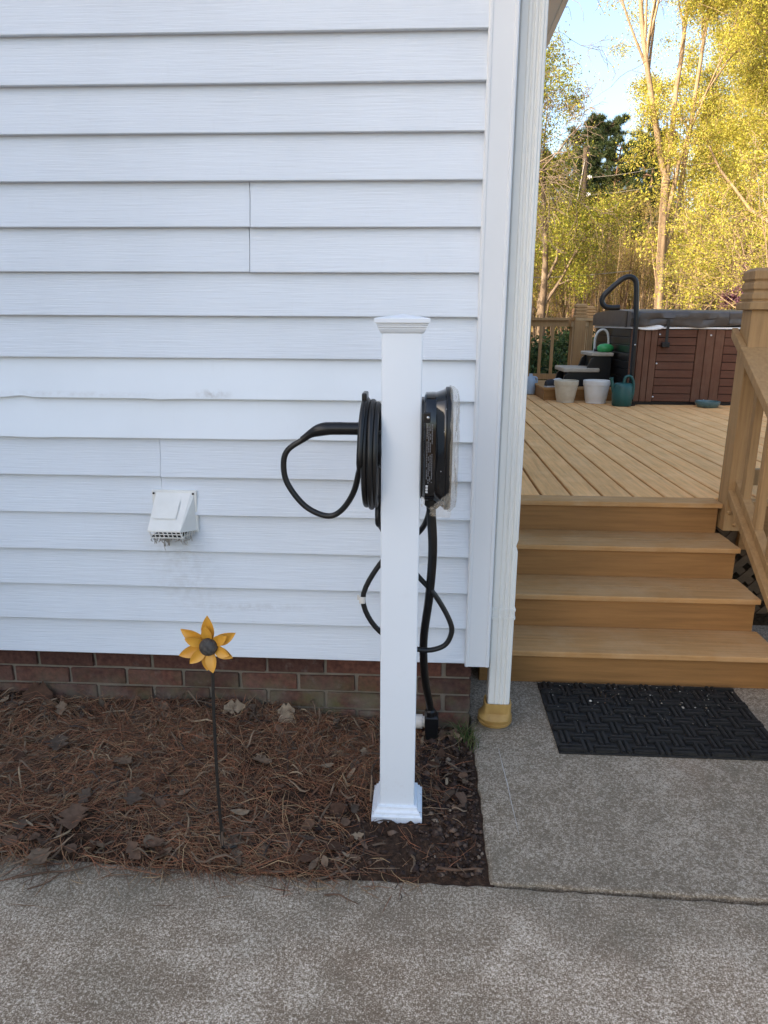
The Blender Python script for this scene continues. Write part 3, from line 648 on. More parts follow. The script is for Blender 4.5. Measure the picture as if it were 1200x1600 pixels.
# ---------------------------------------------------------------- metal flower stake
fl = empty('flower_stake', (-0.677, -0.653, 0.03), 'yellow metal flower on a thin dark stake in the mulch', 'garden stake')
MB().tube(spline([(-0.672, -0.650, 0.60), (-0.678, -0.652, 0.45), (-0.680, -0.653, 0.25), (-0.677, -0.653, 0.0)], 6), 0.0042, 8).build('stem', 'stake_metal', fl)
MB().tube(spline([(-0.677, -0.653, 0.035), (-0.66, -0.66, 0.033), (-0.640, -0.652, 0.034)], 4), 0.0032, 6).build('foot_prong', 'stake_metal', fl)
FC = Vector((-0.673, -0.662, 0.629))
def petal(ang, L, W, tilt, off, cup=0.25, twist=0.0):
    n, m = 9, 5; v = []; f = []
    ax = Vector((math.cos(ang), 0, math.sin(ang))); sd_ = Vector((-math.sin(ang), 0, math.cos(ang))); out = Vector((0, -1, 0))
    for i in range(n):
        t = i / (n - 1); wd = W * (0.26 + 0.74 * math.sin(math.pi * min(1, t * 0.98 + 0.10)) ** 0.9) * (1 if t < 0.9 else max(0.04, (1 - t) / 0.1 * 0.85 + 0.05))
        for j in range(m):
            s = (j / (m - 1) - 0.5) * 2
            v.append(FC + ax * (0.014 + L * t) + sd_ * s * wd + out * (off + tilt * t * L - 0.010 * t * t + cup * (s * s) * wd + twist * s * wd))
    f = [(i * m + j, i * m + j + 1, (i + 1) * m + j + 1, (i + 1) * m + j) for i in range(n - 1) for j in range(m - 1)]
    nb = len(v); v += [p + Vector((0, 0.0012, 0)) for p in v]; f2 = [tuple(q + nb for q in reversed(x)) for x in f]
    rim = [i * m for i in range(n)] + [(n - 1) * m + j for j in range(1, m)] + [i * m + m - 1 for i in range(n - 2, -1, -1)] + list(range(m - 2, 0, -1))
    f3 = [(rim[i], rim[(i + 1) % len(rim)], rim[(i + 1) % len(rim)] + nb, rim[i] + nb) for i in range(len(rim))]
    MB().add(v, f + f2 + f3).build('petal', 'petal', fl, auto=R(40))
for a, L in ((90, 0.072), (148, 0.072), (200, 0.074), (262, 0.060), (330, 0.056), (28, 0.068)): petal(R(a), L * 0.92, 0.0155, 0.25, 0.004, 0.30, 0.1)
for a, L in ((92, 0.048), (157, 0.050), (222, 0.052), (280, 0.056), (340, 0.045), (35, 0.050)): petal(R(a), L * 0.92, 0.0135, 0.55, 0.009, 0.30, -0.1)
dm = MB(); dm.lathe([(0.004, 0.004), (0.0225, 0.0), (0.022, -0.007), (0.020, -0.013), (0.015, -0.018), (0.007, -0.0205), (0.001, -0.021)], (FC.x, FC.y - 0.012, FC.z), 22, 'y'); dm.build('seed_disc', 'seed_disc', fl, auto=R(60))

# ================================================================ DECK AND STAIRS
DZ, Y0, GO, RI = 0.580, 0.365, 0.241, 0.145
SXL, SXR = 0.088, 1.263
st = empty('deck_stairs', (0.68, 0.365, 0), 'brown painted wooden stairs of four steps up to the deck', 'stairs')
def tread(k_):
    z1 = k_ * RI; yf = Y0 + (k_ - 1) * GO - 0.014; yb_ = Y0 + k_ * GO; d = (yb_ - yf) / 2
    for i in (0, 1):
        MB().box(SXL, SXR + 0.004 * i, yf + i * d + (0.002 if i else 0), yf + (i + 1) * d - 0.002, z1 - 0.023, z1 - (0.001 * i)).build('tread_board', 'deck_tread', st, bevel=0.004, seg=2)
def riser(k_):
    z0 = 0.0 if k_ == 1 else (k_ - 1) * RI - 0.02; y = Y0 + (k_ - 1) * GO
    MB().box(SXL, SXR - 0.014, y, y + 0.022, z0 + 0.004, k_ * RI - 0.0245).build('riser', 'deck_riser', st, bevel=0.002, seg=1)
for k_ in (1, 2, 3): tread(k_); riser(k_)
riser(4)
for x in (SXL + 0.002, SXR - 0.055):
    pr = [(Y0 + 0.024, 0.006)]
    for k_ in (1, 2, 3): pr += [(Y0 + (k_ - 1) * GO + 0.024, k_ * RI - 0.025), (Y0 + k_ * GO + 0.022, k_ * RI - 0.025)]
    pr += [(Y0 + 3 * GO + 0.024, 0.5), (Y0 + 3 * GO + 0.2, 0.5), (Y0 + 3 * GO + 0.2, 0.006)]
    MB().prism(pr, 'x', x, x + 0.038).build('stringer', 'deck_riser', st)

dk = empty('deck', (2.3, 4.3, 0), 'tan painted wooden deck floor behind the house', 'deck')
DXR, DYB, DYF = 5.2, 7.62, Y0 + 3 * GO - 0.014
MB().box(SXL, SXR, DYF, DYF + 0.118, DZ - 0.023, DZ).build('edge_board', 'deck_tread', dk, bevel=0.004)
MB().box(SXR + 0.10, DXR, DYF + 0.05, DYF + 0.118, DZ - 0.023, DZ).build('edge_board', 'deck_tread', dk, bevel=0.004)
rr = random.Random(8); bw = 0.1495; x = 0.435 - 2 * bw - 0.0
cache = {}
i = 0
while x + bw < DXR + 0.02:
    cuts = [DYF + 0.121] + sorted(rr.uniform(2.0, 6.5) for _ in range(rr.choice([0, 1, 1]))) + [DYB]
    if abs(x - 1.185) < 0.02: cuts = [DYF + 0.121, 1.93, DYB]
    for a, b in zip(cuts[:-1], cuts[1:]):
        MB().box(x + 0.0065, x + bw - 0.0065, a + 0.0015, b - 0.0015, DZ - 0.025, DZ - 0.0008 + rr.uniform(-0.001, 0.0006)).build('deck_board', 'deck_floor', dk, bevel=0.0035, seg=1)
    x += bw; i += 1
MB().box(SXR + 0.12, DXR, DYF + 0.052, DYF + 0.085, DZ - 0.24, DZ - 0.026).build('rim_joist', 'deck_riser', dk)
for y in [DYF + 0.3 + 0.45 * j for j in range(14)]:
    if y + 0.04 < DYB: MB().box(0.10, DXR - 0.02, y, y + 0.038, DZ - 0.21, DZ - 0.03).build('joist', 'deck_riser', dk)
MB().box(0.10, DXR, DYB - 0.03, DYB, DZ - 0.24, DZ - 0.03).build('rim_joist', 'deck_riser', dk)
for (x, y) in ((0.2, 2.5), (2.6, 2.5), (5.0, 2.5), (0.2, 7.4), (2.6, 7.4), (5.0, 7.4), (5.0, 1.3), (2.6, 1.3)): MB().box(x, x + 0.09, y, y + 0.09, -0.1, DZ - 0.215).build('support_post', 'deck_riser', dk)

# posts with stacked caps
def cap_prof(z, h, sc_=1.0):
    return [(h + 0.022, z), (h + 0.022, z + 0.030), (h + 0.006, z + 0.034), (h + 0.006, z + 0.040), (h + 0.012, z + 0.046), (h + 0.012, z + 0.066), (h + 0.004, z + 0.074), (h + 0.004, z + 0.080), (h + 0.012, z + 0.087), (h + 0.012, z + 0.108), (h + 0.004, z + 0.116), (h + 0.004, z + 0.120), (h + 0.012, z + 0.128), (h + 0.012, z + 0.160), (h - 0.006, z + 0.174)]
def rail_post(par, cx, cy_, z0, ztop, h=0.045):
    p = MB().box(cx - h, cx + h, cy_ - h, cy_ + h, z0, ztop).build('post', 'deck_rail', par, bevel=0.003)
    stack(cap_prof(ztop + 0.0005, h), cx, cy_).build('post_cap', 'deck_rail', par, bevel=0.002, seg=1)
sr = empty('stair_railing', (1.31, 1.1, 0), 'brown wooden stair railing with a stacked post cap at right', 'railing')
PX_, PY_ = 1.314, 1.098
rail_post(sr, PX_, PY_, 0.455, 1.458, 0.048)
for z in (0.545, 0.488): MB().lathe([(0.013, 0.0), (0.0125, -0.004), (0.008, -0.009), (0.002, -0.011)], (PX_ - 0.028 + (0.545 - z) * 0.6, PY_ - 0.048, z), 14, 'y').build('carriage_bolt', 'deck_rail', sr, auto=R(60))
SL = 0.69; YE = -0.05
def slope_box(name, x0, x1, ya, yb_, za, th, bev=0.003):
    """board that falls towards -y with the stair slope; za = top height at yb_"""
    zz = lambda y: za - (yb_ - y) * SL
    MB().prism([(ya, zz(ya)), (yb_, zz(yb_)), (yb_, zz(yb_) - th), (ya, zz(ya) - th)], 'x', x0, x1).build(name, 'deck_rail', sr, bevel=bev)
# top rail notched round the post: two strips beside it and the board in front
slope_box('handrail', 1.238, 1.392, YE, PY_ - 0.0485, 1.300, 0.043)
slope_box('handrail', 1.238, PX_ - 0.0485, PY_ - 0.046, PY_ + 0.068, 1.381, 0.043)
slope_box('handrail', PX_ + 0.0485, 1.392, PY_ - 0.046, PY_ + 0.068, 1.381, 0.043)
slope_box('bottom_rail', 1.266, 1.358, YE, PY_ - 0.0485, 0.655, 0.040)
slope_box('bottom_rail', 1.294, 1.334, YE, PY_ - 0.0485, 0.699, 0.042)
for j in range(7):
    y = 0.972 - j * 0.150
    zb = 0.699 - (PY_ - 0.0485 - y) * SL; zt = 1.300 - 0.044 - (PY_ - 0.0485 - y) * SL; hw = 0.0175
    v = [(xx, yy, (zb if e == 0 else zt) + (yy - y) * SL) for e in (0, 1) for xx, yy in ((1.314 - hw, y - hw), (1.314 + hw, y - hw), (1.314 + hw, y + hw), (1.314 - hw, y + hw))]
    MB().add(v, [(0, 3, 2, 1), (4, 5, 6, 7), (0, 1, 5, 4), (1, 2, 6, 5), (2, 3, 7, 6), (3, 0, 4, 7)]).build('baluster', 'deck_rail', sr, bevel=0.002)
MB().box(1.268, 1.358, -0.16, -0.07, 0.005, 0.72).build('post', 'deck_rail', sr, bevel=0.003)

def railing(name, A, B, posts, label, spacing=0.135, ztop=1.468, start_gap=0.0, cap=True):
    A = Vector((A[0], A[1], 0)); B = Vector((B[0], B[1], 0)); d = (B - A); L = d.length; d.normalize(); ang = math.atan2(d.y, d.x)
    e = empty(name, (A.x, A.y, DZ), label, 'railing')
    def bar(nm, s0, s1, wd, z0, z1):
        nrm = Vector((-d.y, d.x, 0)); a, b = A + d * s0, A + d * s1
        v = [(p.x + nrm.x * k2 * wd / 2, p.y + nrm.y * k2 * wd / 2, z) for z in (z0, z1) for p, k2 in ((a, -1), (b, -1), (b, 1), (a, 1))]
        MB().add(v, [(0, 3, 2, 1), (4, 5, 6, 7), (0, 1, 5, 4), (1, 2, 6, 5), (2, 3, 7, 6), (3, 0, 4, 7)]).build(nm, 'deck_rail', e, bevel=0.003)
    bar('top_rail', 0, L, 0.14, ztop - 0.035, ztop)
    bar('sub_rail', 0, L, 0.04, ztop - 0.115, ztop - 0.036)
    bar('bottom_rail', 0, L, 0.04, DZ + 0.09, DZ + 0.165)
    for s in posts:
        p = A + d * s
        MB().box(p.x - 0.068, p.x + 0.068, p.y - 0.05, p.y + 0.05, DZ - 0.0, ztop - 0.0355).build('post', 'deck_rail', e, bevel=0.003)
        if cap: stack([(h * 1.25, z) for h, z in cap_prof(ztop + 0.0005, 0.045)], p.x, p.y).build('post_cap', 'deck_rail', e, bevel=0.002, seg=1)
    s = spacing
    while s < L - 0.04:
        if min([abs(s - q) for q in posts] + [9]) > 0.09: bar('baluster', s - 0.019, s + 0.019, 0.038, DZ + 0.166, ztop - 0.1155)
        s += spacing
    return e
railing('deck_railing', (0.15, 7.5), (1.735, 7.5), (1.04, 1.735), 'brown deck railing with stacked post caps left of the hot tub', 0.155)
railing('angled_railing', (1.785, 7.64), (2.31, 8.86), (0.62, 1.27), 'brown angled railing section seen edge on beside the plastic steps', 0.13)
railing('front_railing', (PX_ + 0.05, PY_ + 0.0), (4.6, PY_), (1.5, 3.0), 'brown deck railing running off beyond the stair post', 0.13)

# lattice skirt under the deck right of the stairs
lt = empty('lattice_skirt', (1.9, 1.17, 0), 'dark diagonal lattice under the deck beside the stairs', 'lattice')
LX0, LX1, LZ0, LZ1 = 1.272, 3.2, 0.0, 0.455
for dr, y in ((1, 1.150), (-1, 1.158)):
    c_ = -1.0
    while c_ < 4.2:
        # slat centre line: x = c_ + dr*z
        za, zb = LZ0, LZ1; xa, xb = c_ + dr * za, c_ + dr * zb
        pts_ = []
        lo, hi = min(xa, xb), max(xa, xb)
        t0, t1 = 0.0, 1.0
        if xb != xa:
            for lim, sgn in ((LX0 + 0.02, 1), (LX1 - 0.02, -1)):
                tt = (lim - xa) / (xb - xa)
                if (xb - xa) * sgn > 0: t0 = max(t0, tt)
                else: t1 = min(t1, tt)
        if t1 - t0 > 0.06:
            hw = 0.0255
            P0 = (xa + (xb - xa) * t0, za + (zb - za) * t0); P1 = (xa + (xb - xa) * t1, za + (zb - za) * t1)
            MB().prism([(P0[0] - hw, P0[1]), (P0[0] + hw, P0[1]), (P1[0] + hw, P1[1]), (P1[0] - hw, P1[1])], 'y', y, y + 0.0065).build('slat', 'lattice_paint', lt)
        c_ += 0.098

# ---------------------------------------------------------------- hot tub
TX0, TX1, TY0, TY1, TZ1 = 1.965, 3.92, 5.35, 6.95, 1.355
tb = empty('hot_tub', (2.9, 6.1, DZ), 'brown wood sided hot tub under a dark cover on the deck', 'hot tub')
MB().box(TX0 + 0.03, TX1 - 0.03, TY0 + 0.03, TY1 - 0.03, DZ, TZ1 - 0.01).build('shell', 'dark_gap', tb)
MB().box(TX0 + 0.01, TX1 - 0.01, TY0 + 0.01, TY1 - 0.01, DZ, DZ + 0.03).build('base', 'black_plastic', tb)
MB().box(TX0 - 0.012, TX1 + 0.012, TY0 - 0.014, TY1 + 0.014, TZ1 - 0.008, TZ1 + 0.012).build('rim', 'acrylic', tb, bevel=0.004)
def vplank(x0, x1): MB().box(x0 + 0.003, x1 - 0.003, TY0, TY0 + 0.028, DZ + 0.032, TZ1 - 0.012).build('plank', 'tub_wood_v', tb, bevel=0.003, seg=1)
for a, b in ((1.965, 2.035), (2.035, 2.10), (2.10, 2.165), (2.165, 2.235), (2.625, 2.715), (2.715, 2.805), (2.805, 2.90), (3.30, 3.39), (3.39, 3.48), (3.48, 3.57), (3.72, 3.82), (3.82, 3.92)): vplank(a, b)
for a, b in ((2.238, 2.622), (2.903, 3.297), (3.573, 3.717)):
    nS = 9; h = (TZ1 - 0.012 - DZ - 0.032) / nS
    for j in range(nS): MB().box(a, b, TY0 + 0.006, TY0 + 0.026, DZ + 0.032 + j * h + 0.003, DZ + 0.032 + (j + 1) * h - 0.003).build('panel_slat', 'tub_wood_h', tb, bevel=0.003, seg=1)
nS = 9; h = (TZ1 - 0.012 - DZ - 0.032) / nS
for j in range(nS): MB().box(TX0, TX0 + 0.026, TY0 + 0.031, TY1 - 0.03, DZ + 0.032 + j * h + 0.003, DZ + 0.032 + (j + 1) * h - 0.003).build('panel_slat', 'black_plastic', tb, bevel=0.003, seg=1)  # side slats black instead of wood: this side's shade put into the colour
for (x, z) in ((2.25, 1.29), (2.245, 1.0), (2.24, 0.66), (2.76, 1.285), (1.985, 1.29), (1.985, 0.96), (1.985, 0.70), (2.76, 0.63)):
    MB().lathe([(0.009, 0), (0.009, -0.003), (0.003, -0.006)], (x, TY0 - 0.001 if x < 2.2 or x > 2.6 else TY0 + 0.004, z), 10, 'y').build('screw', 'steel', tb)
# padded cover: two tapered foam halves with a sagging skirt
def cover_half(x0, x1):
    n = 26; v = []; zt = 1.515; rr = random.Random(int(x0 * 10))
    prof = [(TY0 - 0.035, 1.372), (TY0 - 0.045, 1.40), (TY0 - 0.035, 1.44), (TY0 - 0.045, 1.45), (TY0 - 0.042, 1.50), (TY0 - 0.02, zt), (TY0 + 0.6, zt + 0.03), (TY1 - 0.2, zt + 0.01), (TY1 + 0.03, zt - 0.02), (TY1 + 0.03, 1.372)]
    m = len(prof)
    for i in range(n + 1):
        t = i / n; x = x0 + (x1 - x0) * t
        for j, (y, z) in enumerate(prof):
            sag = 0.010 * math.sin(x * 9) + 0.006 * math.sin(x * 23 + 1)
            yy = y + (rr.uniform(-0.006, 0.006) + 0.006 * math.sin(x * 14 + j) if j < 4 else 0)
            zz = z + (sag * (1 if j < 2 else 0.4) if j < 4 else 0) + 0.02 * math.sin(math.pi * t) * (1 if 4 <= j <= 8 else 0) * 0.3
            v.append((x, yy, zz))
    f = [(i * m + j, i * m + (j + 1) % m, (i + 1) * m + (j + 1) % m, (i + 1) * m + j) for i in range(n) for j in range(m)] + [tuple(range(m))[::-1], tuple(range(n * m, n * m + m))]
    return MB().add(v, f).build('cover_half', 'tub_cover', tb, auto=R(50))
cv = cover_half(TX0 - 0.03, 2.90); cover_half(2.905, TX1 + 0.03)
MB().lathe([(0.001, 0), (0.02, -0.004), (0.028, 0.0), (0.03, 0.01)], (2.13, TY0 - 0.030, 1.363), 24, 'y', 5.0, 1.0).build('bare_lip', 'acrylic', tb)
MB().box(2.29, 2.318, TY0 - 0.056, TY0 - 0.050, 1.20, 1.44).build('strap', 'black_rubber', tb)
MB().box(2.265, 2.338, TY0 - 0.062, TY0 - 0.003, 1.165, 1.215).build('buckle', 'black_plastic', tb, bevel=0.006)
MB().box(1.93, 1.936, TY0 + 0.10, TY0 + 0.16, 1.36, 1.52).build('strap', 'black_rubber', tb)

# grab rail beside the tub
gr = empty('grab_rail', (1.98, 5.27, DZ), 'black bent grab rail standing at the hot tub corner', 'grab rail')
MB().tube([(1.985, 5.27, DZ), (1.975, 5.27, 1.45)], 0.024, 12).build('upright', 'black_plastic', gr, auto=R(50))
MB().tube(spline([(1.975, 5.27, 1.44), (1.955, 5.27, 1.66), (1.940, 5.27, 1.79), (1.905, 5.27, 1.835), (1.86, 5.27, 1.845), (1.80, 5.27, 1.82), (1.70, 5.27, 1.735), (1.635, 5.27, 1.665), (1.622, 5.27, 1.61), (1.65, 5.27, 1.565), (1.71, 5.27, 1.550), (1.80, 5.27, 1.553)], 5), 0.026, 14).build('padded_grip', 'black_rubber', gr, auto=R(60))
MB().lathe([(0.06, 0), (0.06, 0.008), (0.03, 0.014)], (1.985, 5.27, DZ), 18).build('base_flange', 'black_plastic', gr)
for z in (0.87, 1.19): MB().lathe([(0.008, 0), (0.008, -0.003), (0.002, -0.005)], (1.98, 5.247, z), 8, 'y').build('bolt', 'steel', gr)

# low timber platform with plastic spa steps
pf = empty('step_platform', (1.55, 5.9, DZ), 'low brown wooden platform beside the hot tub', 'platform')
PFX0, PFX1, PFY0, PFY1 = 1.175, 1.93, 5.70, 6.75
for j in range(7):
    y = PFY0 - 0.012 + j * 0.152
    MB().box(PFX0 - 0.012, PFX1, y + 0.003, y + 0.149, DZ + 0.112, DZ + 0.135).build('plank', 'deck_tread', pf, bevel=0.003, seg=1)
MB().box(PFX0, PFX1, PFY0, PFY0 + 0.03, DZ, DZ + 0.1115).build('side_board', 'deck_riser', pf)
MB().box(PFX0, PFX0 + 0.03, PFY0 + 0.031, PFY1, DZ, DZ + 0.1115).build('side_board', 'deck_riser', pf)
ss = empty('spa_steps', (1.7, 6.0, DZ + 0.135), 'black plastic spa steps with beige treads by the hot tub', 'steps')
sz = DZ + 0.136
pr = [(1.40, sz), (1.93, sz), (1.93, 1.045), (1.735, 1.045), (1.70, 1.01), (1.66, 0.895), (1.47, 0.87), (1.43, 0.84)]
for y in (5.90, 6.36): MB().prism(pr, 'y', y, y + 0.05).build('side_panel', 'black_plastic', ss, bevel=0.008)
MB().box(1.50, 1.92, 5.951, 6.359, sz, 0.86).build('core', 'black_plastic', ss)
MB().box(1.745, 1.92, 5.951, 6.359, 0.861, 1.04).build('core', 'black_plastic', ss)
MB().box(1.405, 1.80, 5.87, 6.43, 0.872, 0.918).build('lower_tread', 'step_tread', ss, bevel=0.015, seg=3)
MB().box(1.695, 2.03 - 0.09, 5.87, 6.43, 1.047, 1.088).build('upper_tread', 'step_tread', ss, bevel=0.015, seg=3)
# small things round the steps
gt = empty('green_case', (1.87, 6.0, 1.088), 'small rounded green plastic case on the upper spa step', 'case')
MB().lathe([(0.002, 0.0), (0.060, 0.004), (0.076, 0.03), (0.072, 0.06), (0.048, 0.085), (0.002, 0.094)], (1.858, 5.95, 1.089), 22, 'z', 1.25, 0.9).build('shell', 'toy_green', gt, auto=R(60))
MB().tube(spline([(1.79, 5.95, 1.13), (1.765, 5.95, 1.115), (1.74, 5.95, 1.105)], 4), [0.03, 0.028, 0.024, 0.02, 0.018, 0.015, 0.012, 0.010, 0.008], 10).build('nozzle', 'black_plastic', gt)
ar = empty('bucket_handle', (1.87, 6.25, 1.088), 'pale arched handle standing behind the green case', 'handle')
MB().tube(spline([(1.80, 6.2, 1.09), (1.80, 6.2, 1.23), (1.83, 6.2, 1.305), (1.88, 6.2, 1.33), (1.925, 6.2, 1.305), (1.95, 6.2, 1.23), (1.95, 6.2, 1.09)], 6), 0.014, 10).build('arch', 'clear_hose', ar, auto=R(60))
MB().box(1.79, 1.96, 6.17, 6.23, 1.0885, 1.12).build('foot', 'black_plastic', ar, bevel=0.006)
def pot(name, c_, rt_, rb_, h, mat, label):
    e = empty(name, c_, label, 'pot')
    MB().lathe([(rb_ * 0.97, 0), (rb_, 0.012), (rb_ * 1.01, 0.035), (rb_ * 1.05, 0.04), (rb_ + (rt_ - rb_) * 0.78, h * 0.76), (rt_ * 0.97, h * 0.765), (rt_, h * 0.80), (rt_, h * 0.985), (rt_ * 0.97, h), (rt_ * 0.92, h), (rb_ * 0.95, h * 0.5), (rb_ * 0.9, h * 0.35)], c_, 32).build('wall', mat, e, auto=R(40))
    MB().lathe([(rb_ * 0.93, h * 0.42), (rb_ * 0.5, h * 0.44), (0.002, h * 0.43)], c_, 20).build('potting_soil', 'soil', e)
pot('flower_pot', (1.375, 5.52, DZ), 0.128, 0.094, 0.232, 'pot_cream', 'dirty cream plastic flower pot on the deck by the spa steps')
pot('flower_pot', (1.685, 5.48, DZ), 0.140, 0.106, 0.238, 'pot_white', 'clean white plastic flower pot next to the green watering can')
wc = empty('watering_can', (1.89, 5.22, DZ), 'dark green plastic watering can beside the hot tub', 'watering can')
WC = (1.885, 5.20, DZ)
MB().lathe([(0.085, 0), (0.098, 0.01), (0.104, 0.10), (0.100, 0.19), (0.088, 0.225), (0.070, 0.232), (0.066, 0.222)], WC, 26, 'z', 1, 0.85).build('body', 'can_green', wc, auto=R(50))
MB().tube(spline([(WC[0] + 0.005, WC[1], DZ + 0.21), (WC[0] + 0.015, WC[1], DZ + 0.285), (WC[0] + 0.06, WC[1], DZ + 0.30), (WC[0] + 0.098, WC[1], DZ + 0.25), (WC[0] + 0.106, WC[1], DZ + 0.15), (WC[0] + 0.095, WC[1], DZ + 0.07)], 6), 0.014, 10).build('handle', 'can_green', wc, auto=R(60))
MB().tube(spline([(WC[0] - 0.07, WC[1], DZ + 0.10), (WC[0] - 0.10, WC[1], DZ + 0.19), (WC[0] - 0.125, WC[1], DZ + 0.285)], 6), [0.026, 0.025, 0.024, 0.023, 0.022, 0.020, 0.019, 0.018, 0.017, 0.016, 0.016, 0.018, 0.021], 10).build('spout', 'can_green', wc, auto=R(60))
dsh = MB().lathe([(0.082, 0), (0.098, 0.004), (0.116, 0.034), (0.120, 0.050), (0.119, 0.062), (0.108, 0.063), (0.100, 0.030), (0.06, 0.020), (0.002, 0.019)], (2.735, 5.17, DZ), 36)
tag(dsh.build('shallow_dish', 'teal_glaze', None, auto=R(50)), 'shallow teal dish on the deck in front of the hot tub', 'dish')
def shoe(c_, rz, m1, m2, label):
    e = empty('shoe', c_, label, 'shoe'); e.rotation_euler = (0, 0, rz)
    secs = []
    for t, wd, h in ((0, 0.03, 0.055), (0.12, 0.038, 0.07), (0.3, 0.036, 0.078), (0.5, 0.04, 0.06), (0.75, 0.046, 0.042), (0.92, 0.038, 0.034), (1, 0.012, 0.02)):
        secs.append([(c_[0] + t * 0.24 - 0.12, c_[1] + wd * math.cos(a), c_[2] + 0.012 + max(0, h * math.sin(a))) for a in [math.pi * i / 7 for i in range(8)]])
    loft(secs).build('upper', m1, e, auto=R(60))
    secs = [[(p[0], c_[1] + (p[1] - c_[1]) * 1.06, c_[2] + (0.016 if i > 3 else 0.0)) for i, p in enumerate([s[0], s[0], s[7], s[7], s[7], s[7], s[0], s[0]])] for s in secs]
    v = []
    for s in secs: v += [s[0], s[2], (s[2][0], s[2][1], c_[2] + 0.016), (s[0][0], s[0][1], c_[2] + 0.016)]
    n = 4; f = [(r * n + i, r * n + (i + 1) % n, (r + 1) * n + (i + 1) % n, (r + 1) * n + i) for r in range(len(secs) - 1) for i in range(n)] + [(3, 2, 1, 0), tuple(range(len(v) - 4, len(v)))]
    MB().add(v, f).build('sole', m2, e)
shoe((1.31, 5.80, DZ + 0.136), R(20), 'shoe_dark', 'shoe_white', 'dark shoe with a pale sole on the wooden platform')
shoe((1.42, 5.93, DZ + 0.136), R(-15), 'shoe_white', 'shoe_white', 'white shoe on the wooden platform behind the cream pot')
jg = empty('plastic_jug', (1.12, 6.35, DZ), 'pale blue plastic jug near the deck railing', 'jug')
MB().lathe([(0.05, 0), (0.065, 0.01), (0.068, 0.15), (0.05, 0.19), (0.022, 0.215), (0.022, 0.24)], (1.12, 6.35, DZ), 18).build('body', 'jug_blue', jg, auto=R(50))
MB().tube(spline([(1.145, 6.35, DZ + 0.205), (1.19, 6.35, DZ + 0.19), (1.195, 6.35, DZ + 0.12), (1.185, 6.35, DZ + 0.09)], 5), 0.011, 8).build('handle', 'jug_blue', jg)
gp = empty('garden_light', (0.745, 4.3, DZ), 'slim pale post light just past the downspout', 'post light')
MB().tube([(0.745, 4.3, DZ), (0.745, 4.3, 1.09)], 0.020, 10).build('stem', 'pot_cream', gp, auto=R(50))
MB().lathe([(0.028, 0), (0.036, 0.01), (0.036, 0.05), (0.030, 0.065), (0.004, 0.07)], (0.745, 4.3, 1.09), 14).build('cap', 'pot_white', gp, auto=R(50))

# ---------------------------------------------------------------- rubber door mat
dm_ = empty('door_mat', (0.70, 0.12, 0.004), 'black rubber basket weave mat at the foot of the stairs', 'mat')
MX0, MX1, MY0, MY1 = 0.318, 1.078, -0.128, 0.350
MB().box(MX0, MX1, MY0, MY1, 0.0045, 0.0105).build('backing', 'mat_rubber', dm_, bevel=0.0015)
CL = 0.0635; bar_h = bevelbox_mesh('weave_bar', 0.080, 0.0150, 0.013, 0.003, 'mat_rubber', 2); bar_v = bevelbox_mesh('weave_bar', 0.0150, 0.080, 0.013, 0.003, 'mat_rubber', 2)
bar_hs = bevelbox_mesh('weave_bar', 0.040, 0.0150, 0.013, 0.003, 'mat_rubber', 2)
rr = random.Random(2)
for i in range(12):
    for j in range(8):
        cx, cy_ = MX0 + 0.028 + CL * (i + 0.1), MY0 + 0.022 + CL * (j + 0.0)
        for s in (-1, 1):
            if (i + j) % 2 == 0:
                x = min(max(cx, MX0 + 0.043), MX1 - 0.043)
                y = cy_ + s * 0.010
                if MY0 + 0.01 < y < MY1 - 0.009: put('weave_bar', bar_h, dm_, (x, y, 0.0145 + rr.uniform(0, 0.0006)))
            else:
                y = min(max(cy_, MY0 + 0.043), MY1 - 0.043)
                put('weave_bar', bar_v, dm_, (cx + s * 0.010, y, 0.0130 + rr.uniform(0, 0.0006)))

# ================================================================ LITTER IN THE BED
rn = np.random.default_rng(12)
MAT_DEBRIS = True
def ribbon_mesh(name, P0, ang, length, curve, width, lift, tone, mat, hfun, seg=4):
    """many thin three-sided strands lying on a surface"""
    N = len(P0); t = np.linspace(-0.5, 0.5, seg + 1)[None, :]
    a = ang[:, None] + curve[:, None] * t
    ds_ = length[:, None] / seg
    dx = np.cos(a) * ds_; dy = np.sin(a) * ds_
    x = P0[:, 0:1] + np.cumsum(dx, 1) - dx.sum(1, keepdims=True) / 2; y = P0[:, 1:2] + np.cumsum(dy, 1) - dy.sum(1, keepdims=True) / 2
    z = hfun(x, y) + lift[:, None] * (1 + 0.7 * np.sin(t * 5 + P0[:, 0:1] * 90)) + (rn.normal(0, 0.006, (N, 1)) * t * 2)
    tw = width[:, None] * (1 - 0.55 * np.abs(t * 2) ** 2)
    nx_, ny_ = -np.sin(a), np.cos(a)
    A = np.stack([x + nx_ * tw, y + ny_ * tw, z], -1); B = np.stack([x - nx_ * tw, y - ny_ * tw, z], -1); C = np.stack([x, y, z + tw * 1.5], -1)
    V = np.stack([A, C, B], 2).reshape(-1, 3); S = seg + 1
    base = (np.arange(N) * S * 3)[:, None, None]; k3 = (np.arange(seg) * 3)[None, :, None]
    q1 = base + k3 + np.array([0, 1, 4, 3])[None, None]; q2 = base + k3 + np.array([1, 2, 5, 4])[None, None]
    F = np.concatenate([q1.reshape(-1, 4), q2.reshape(-1, 4)])
    T = np.repeat(tone, S * 3, axis=0)
    return np_mesh(name, V, F, None, T, mat)
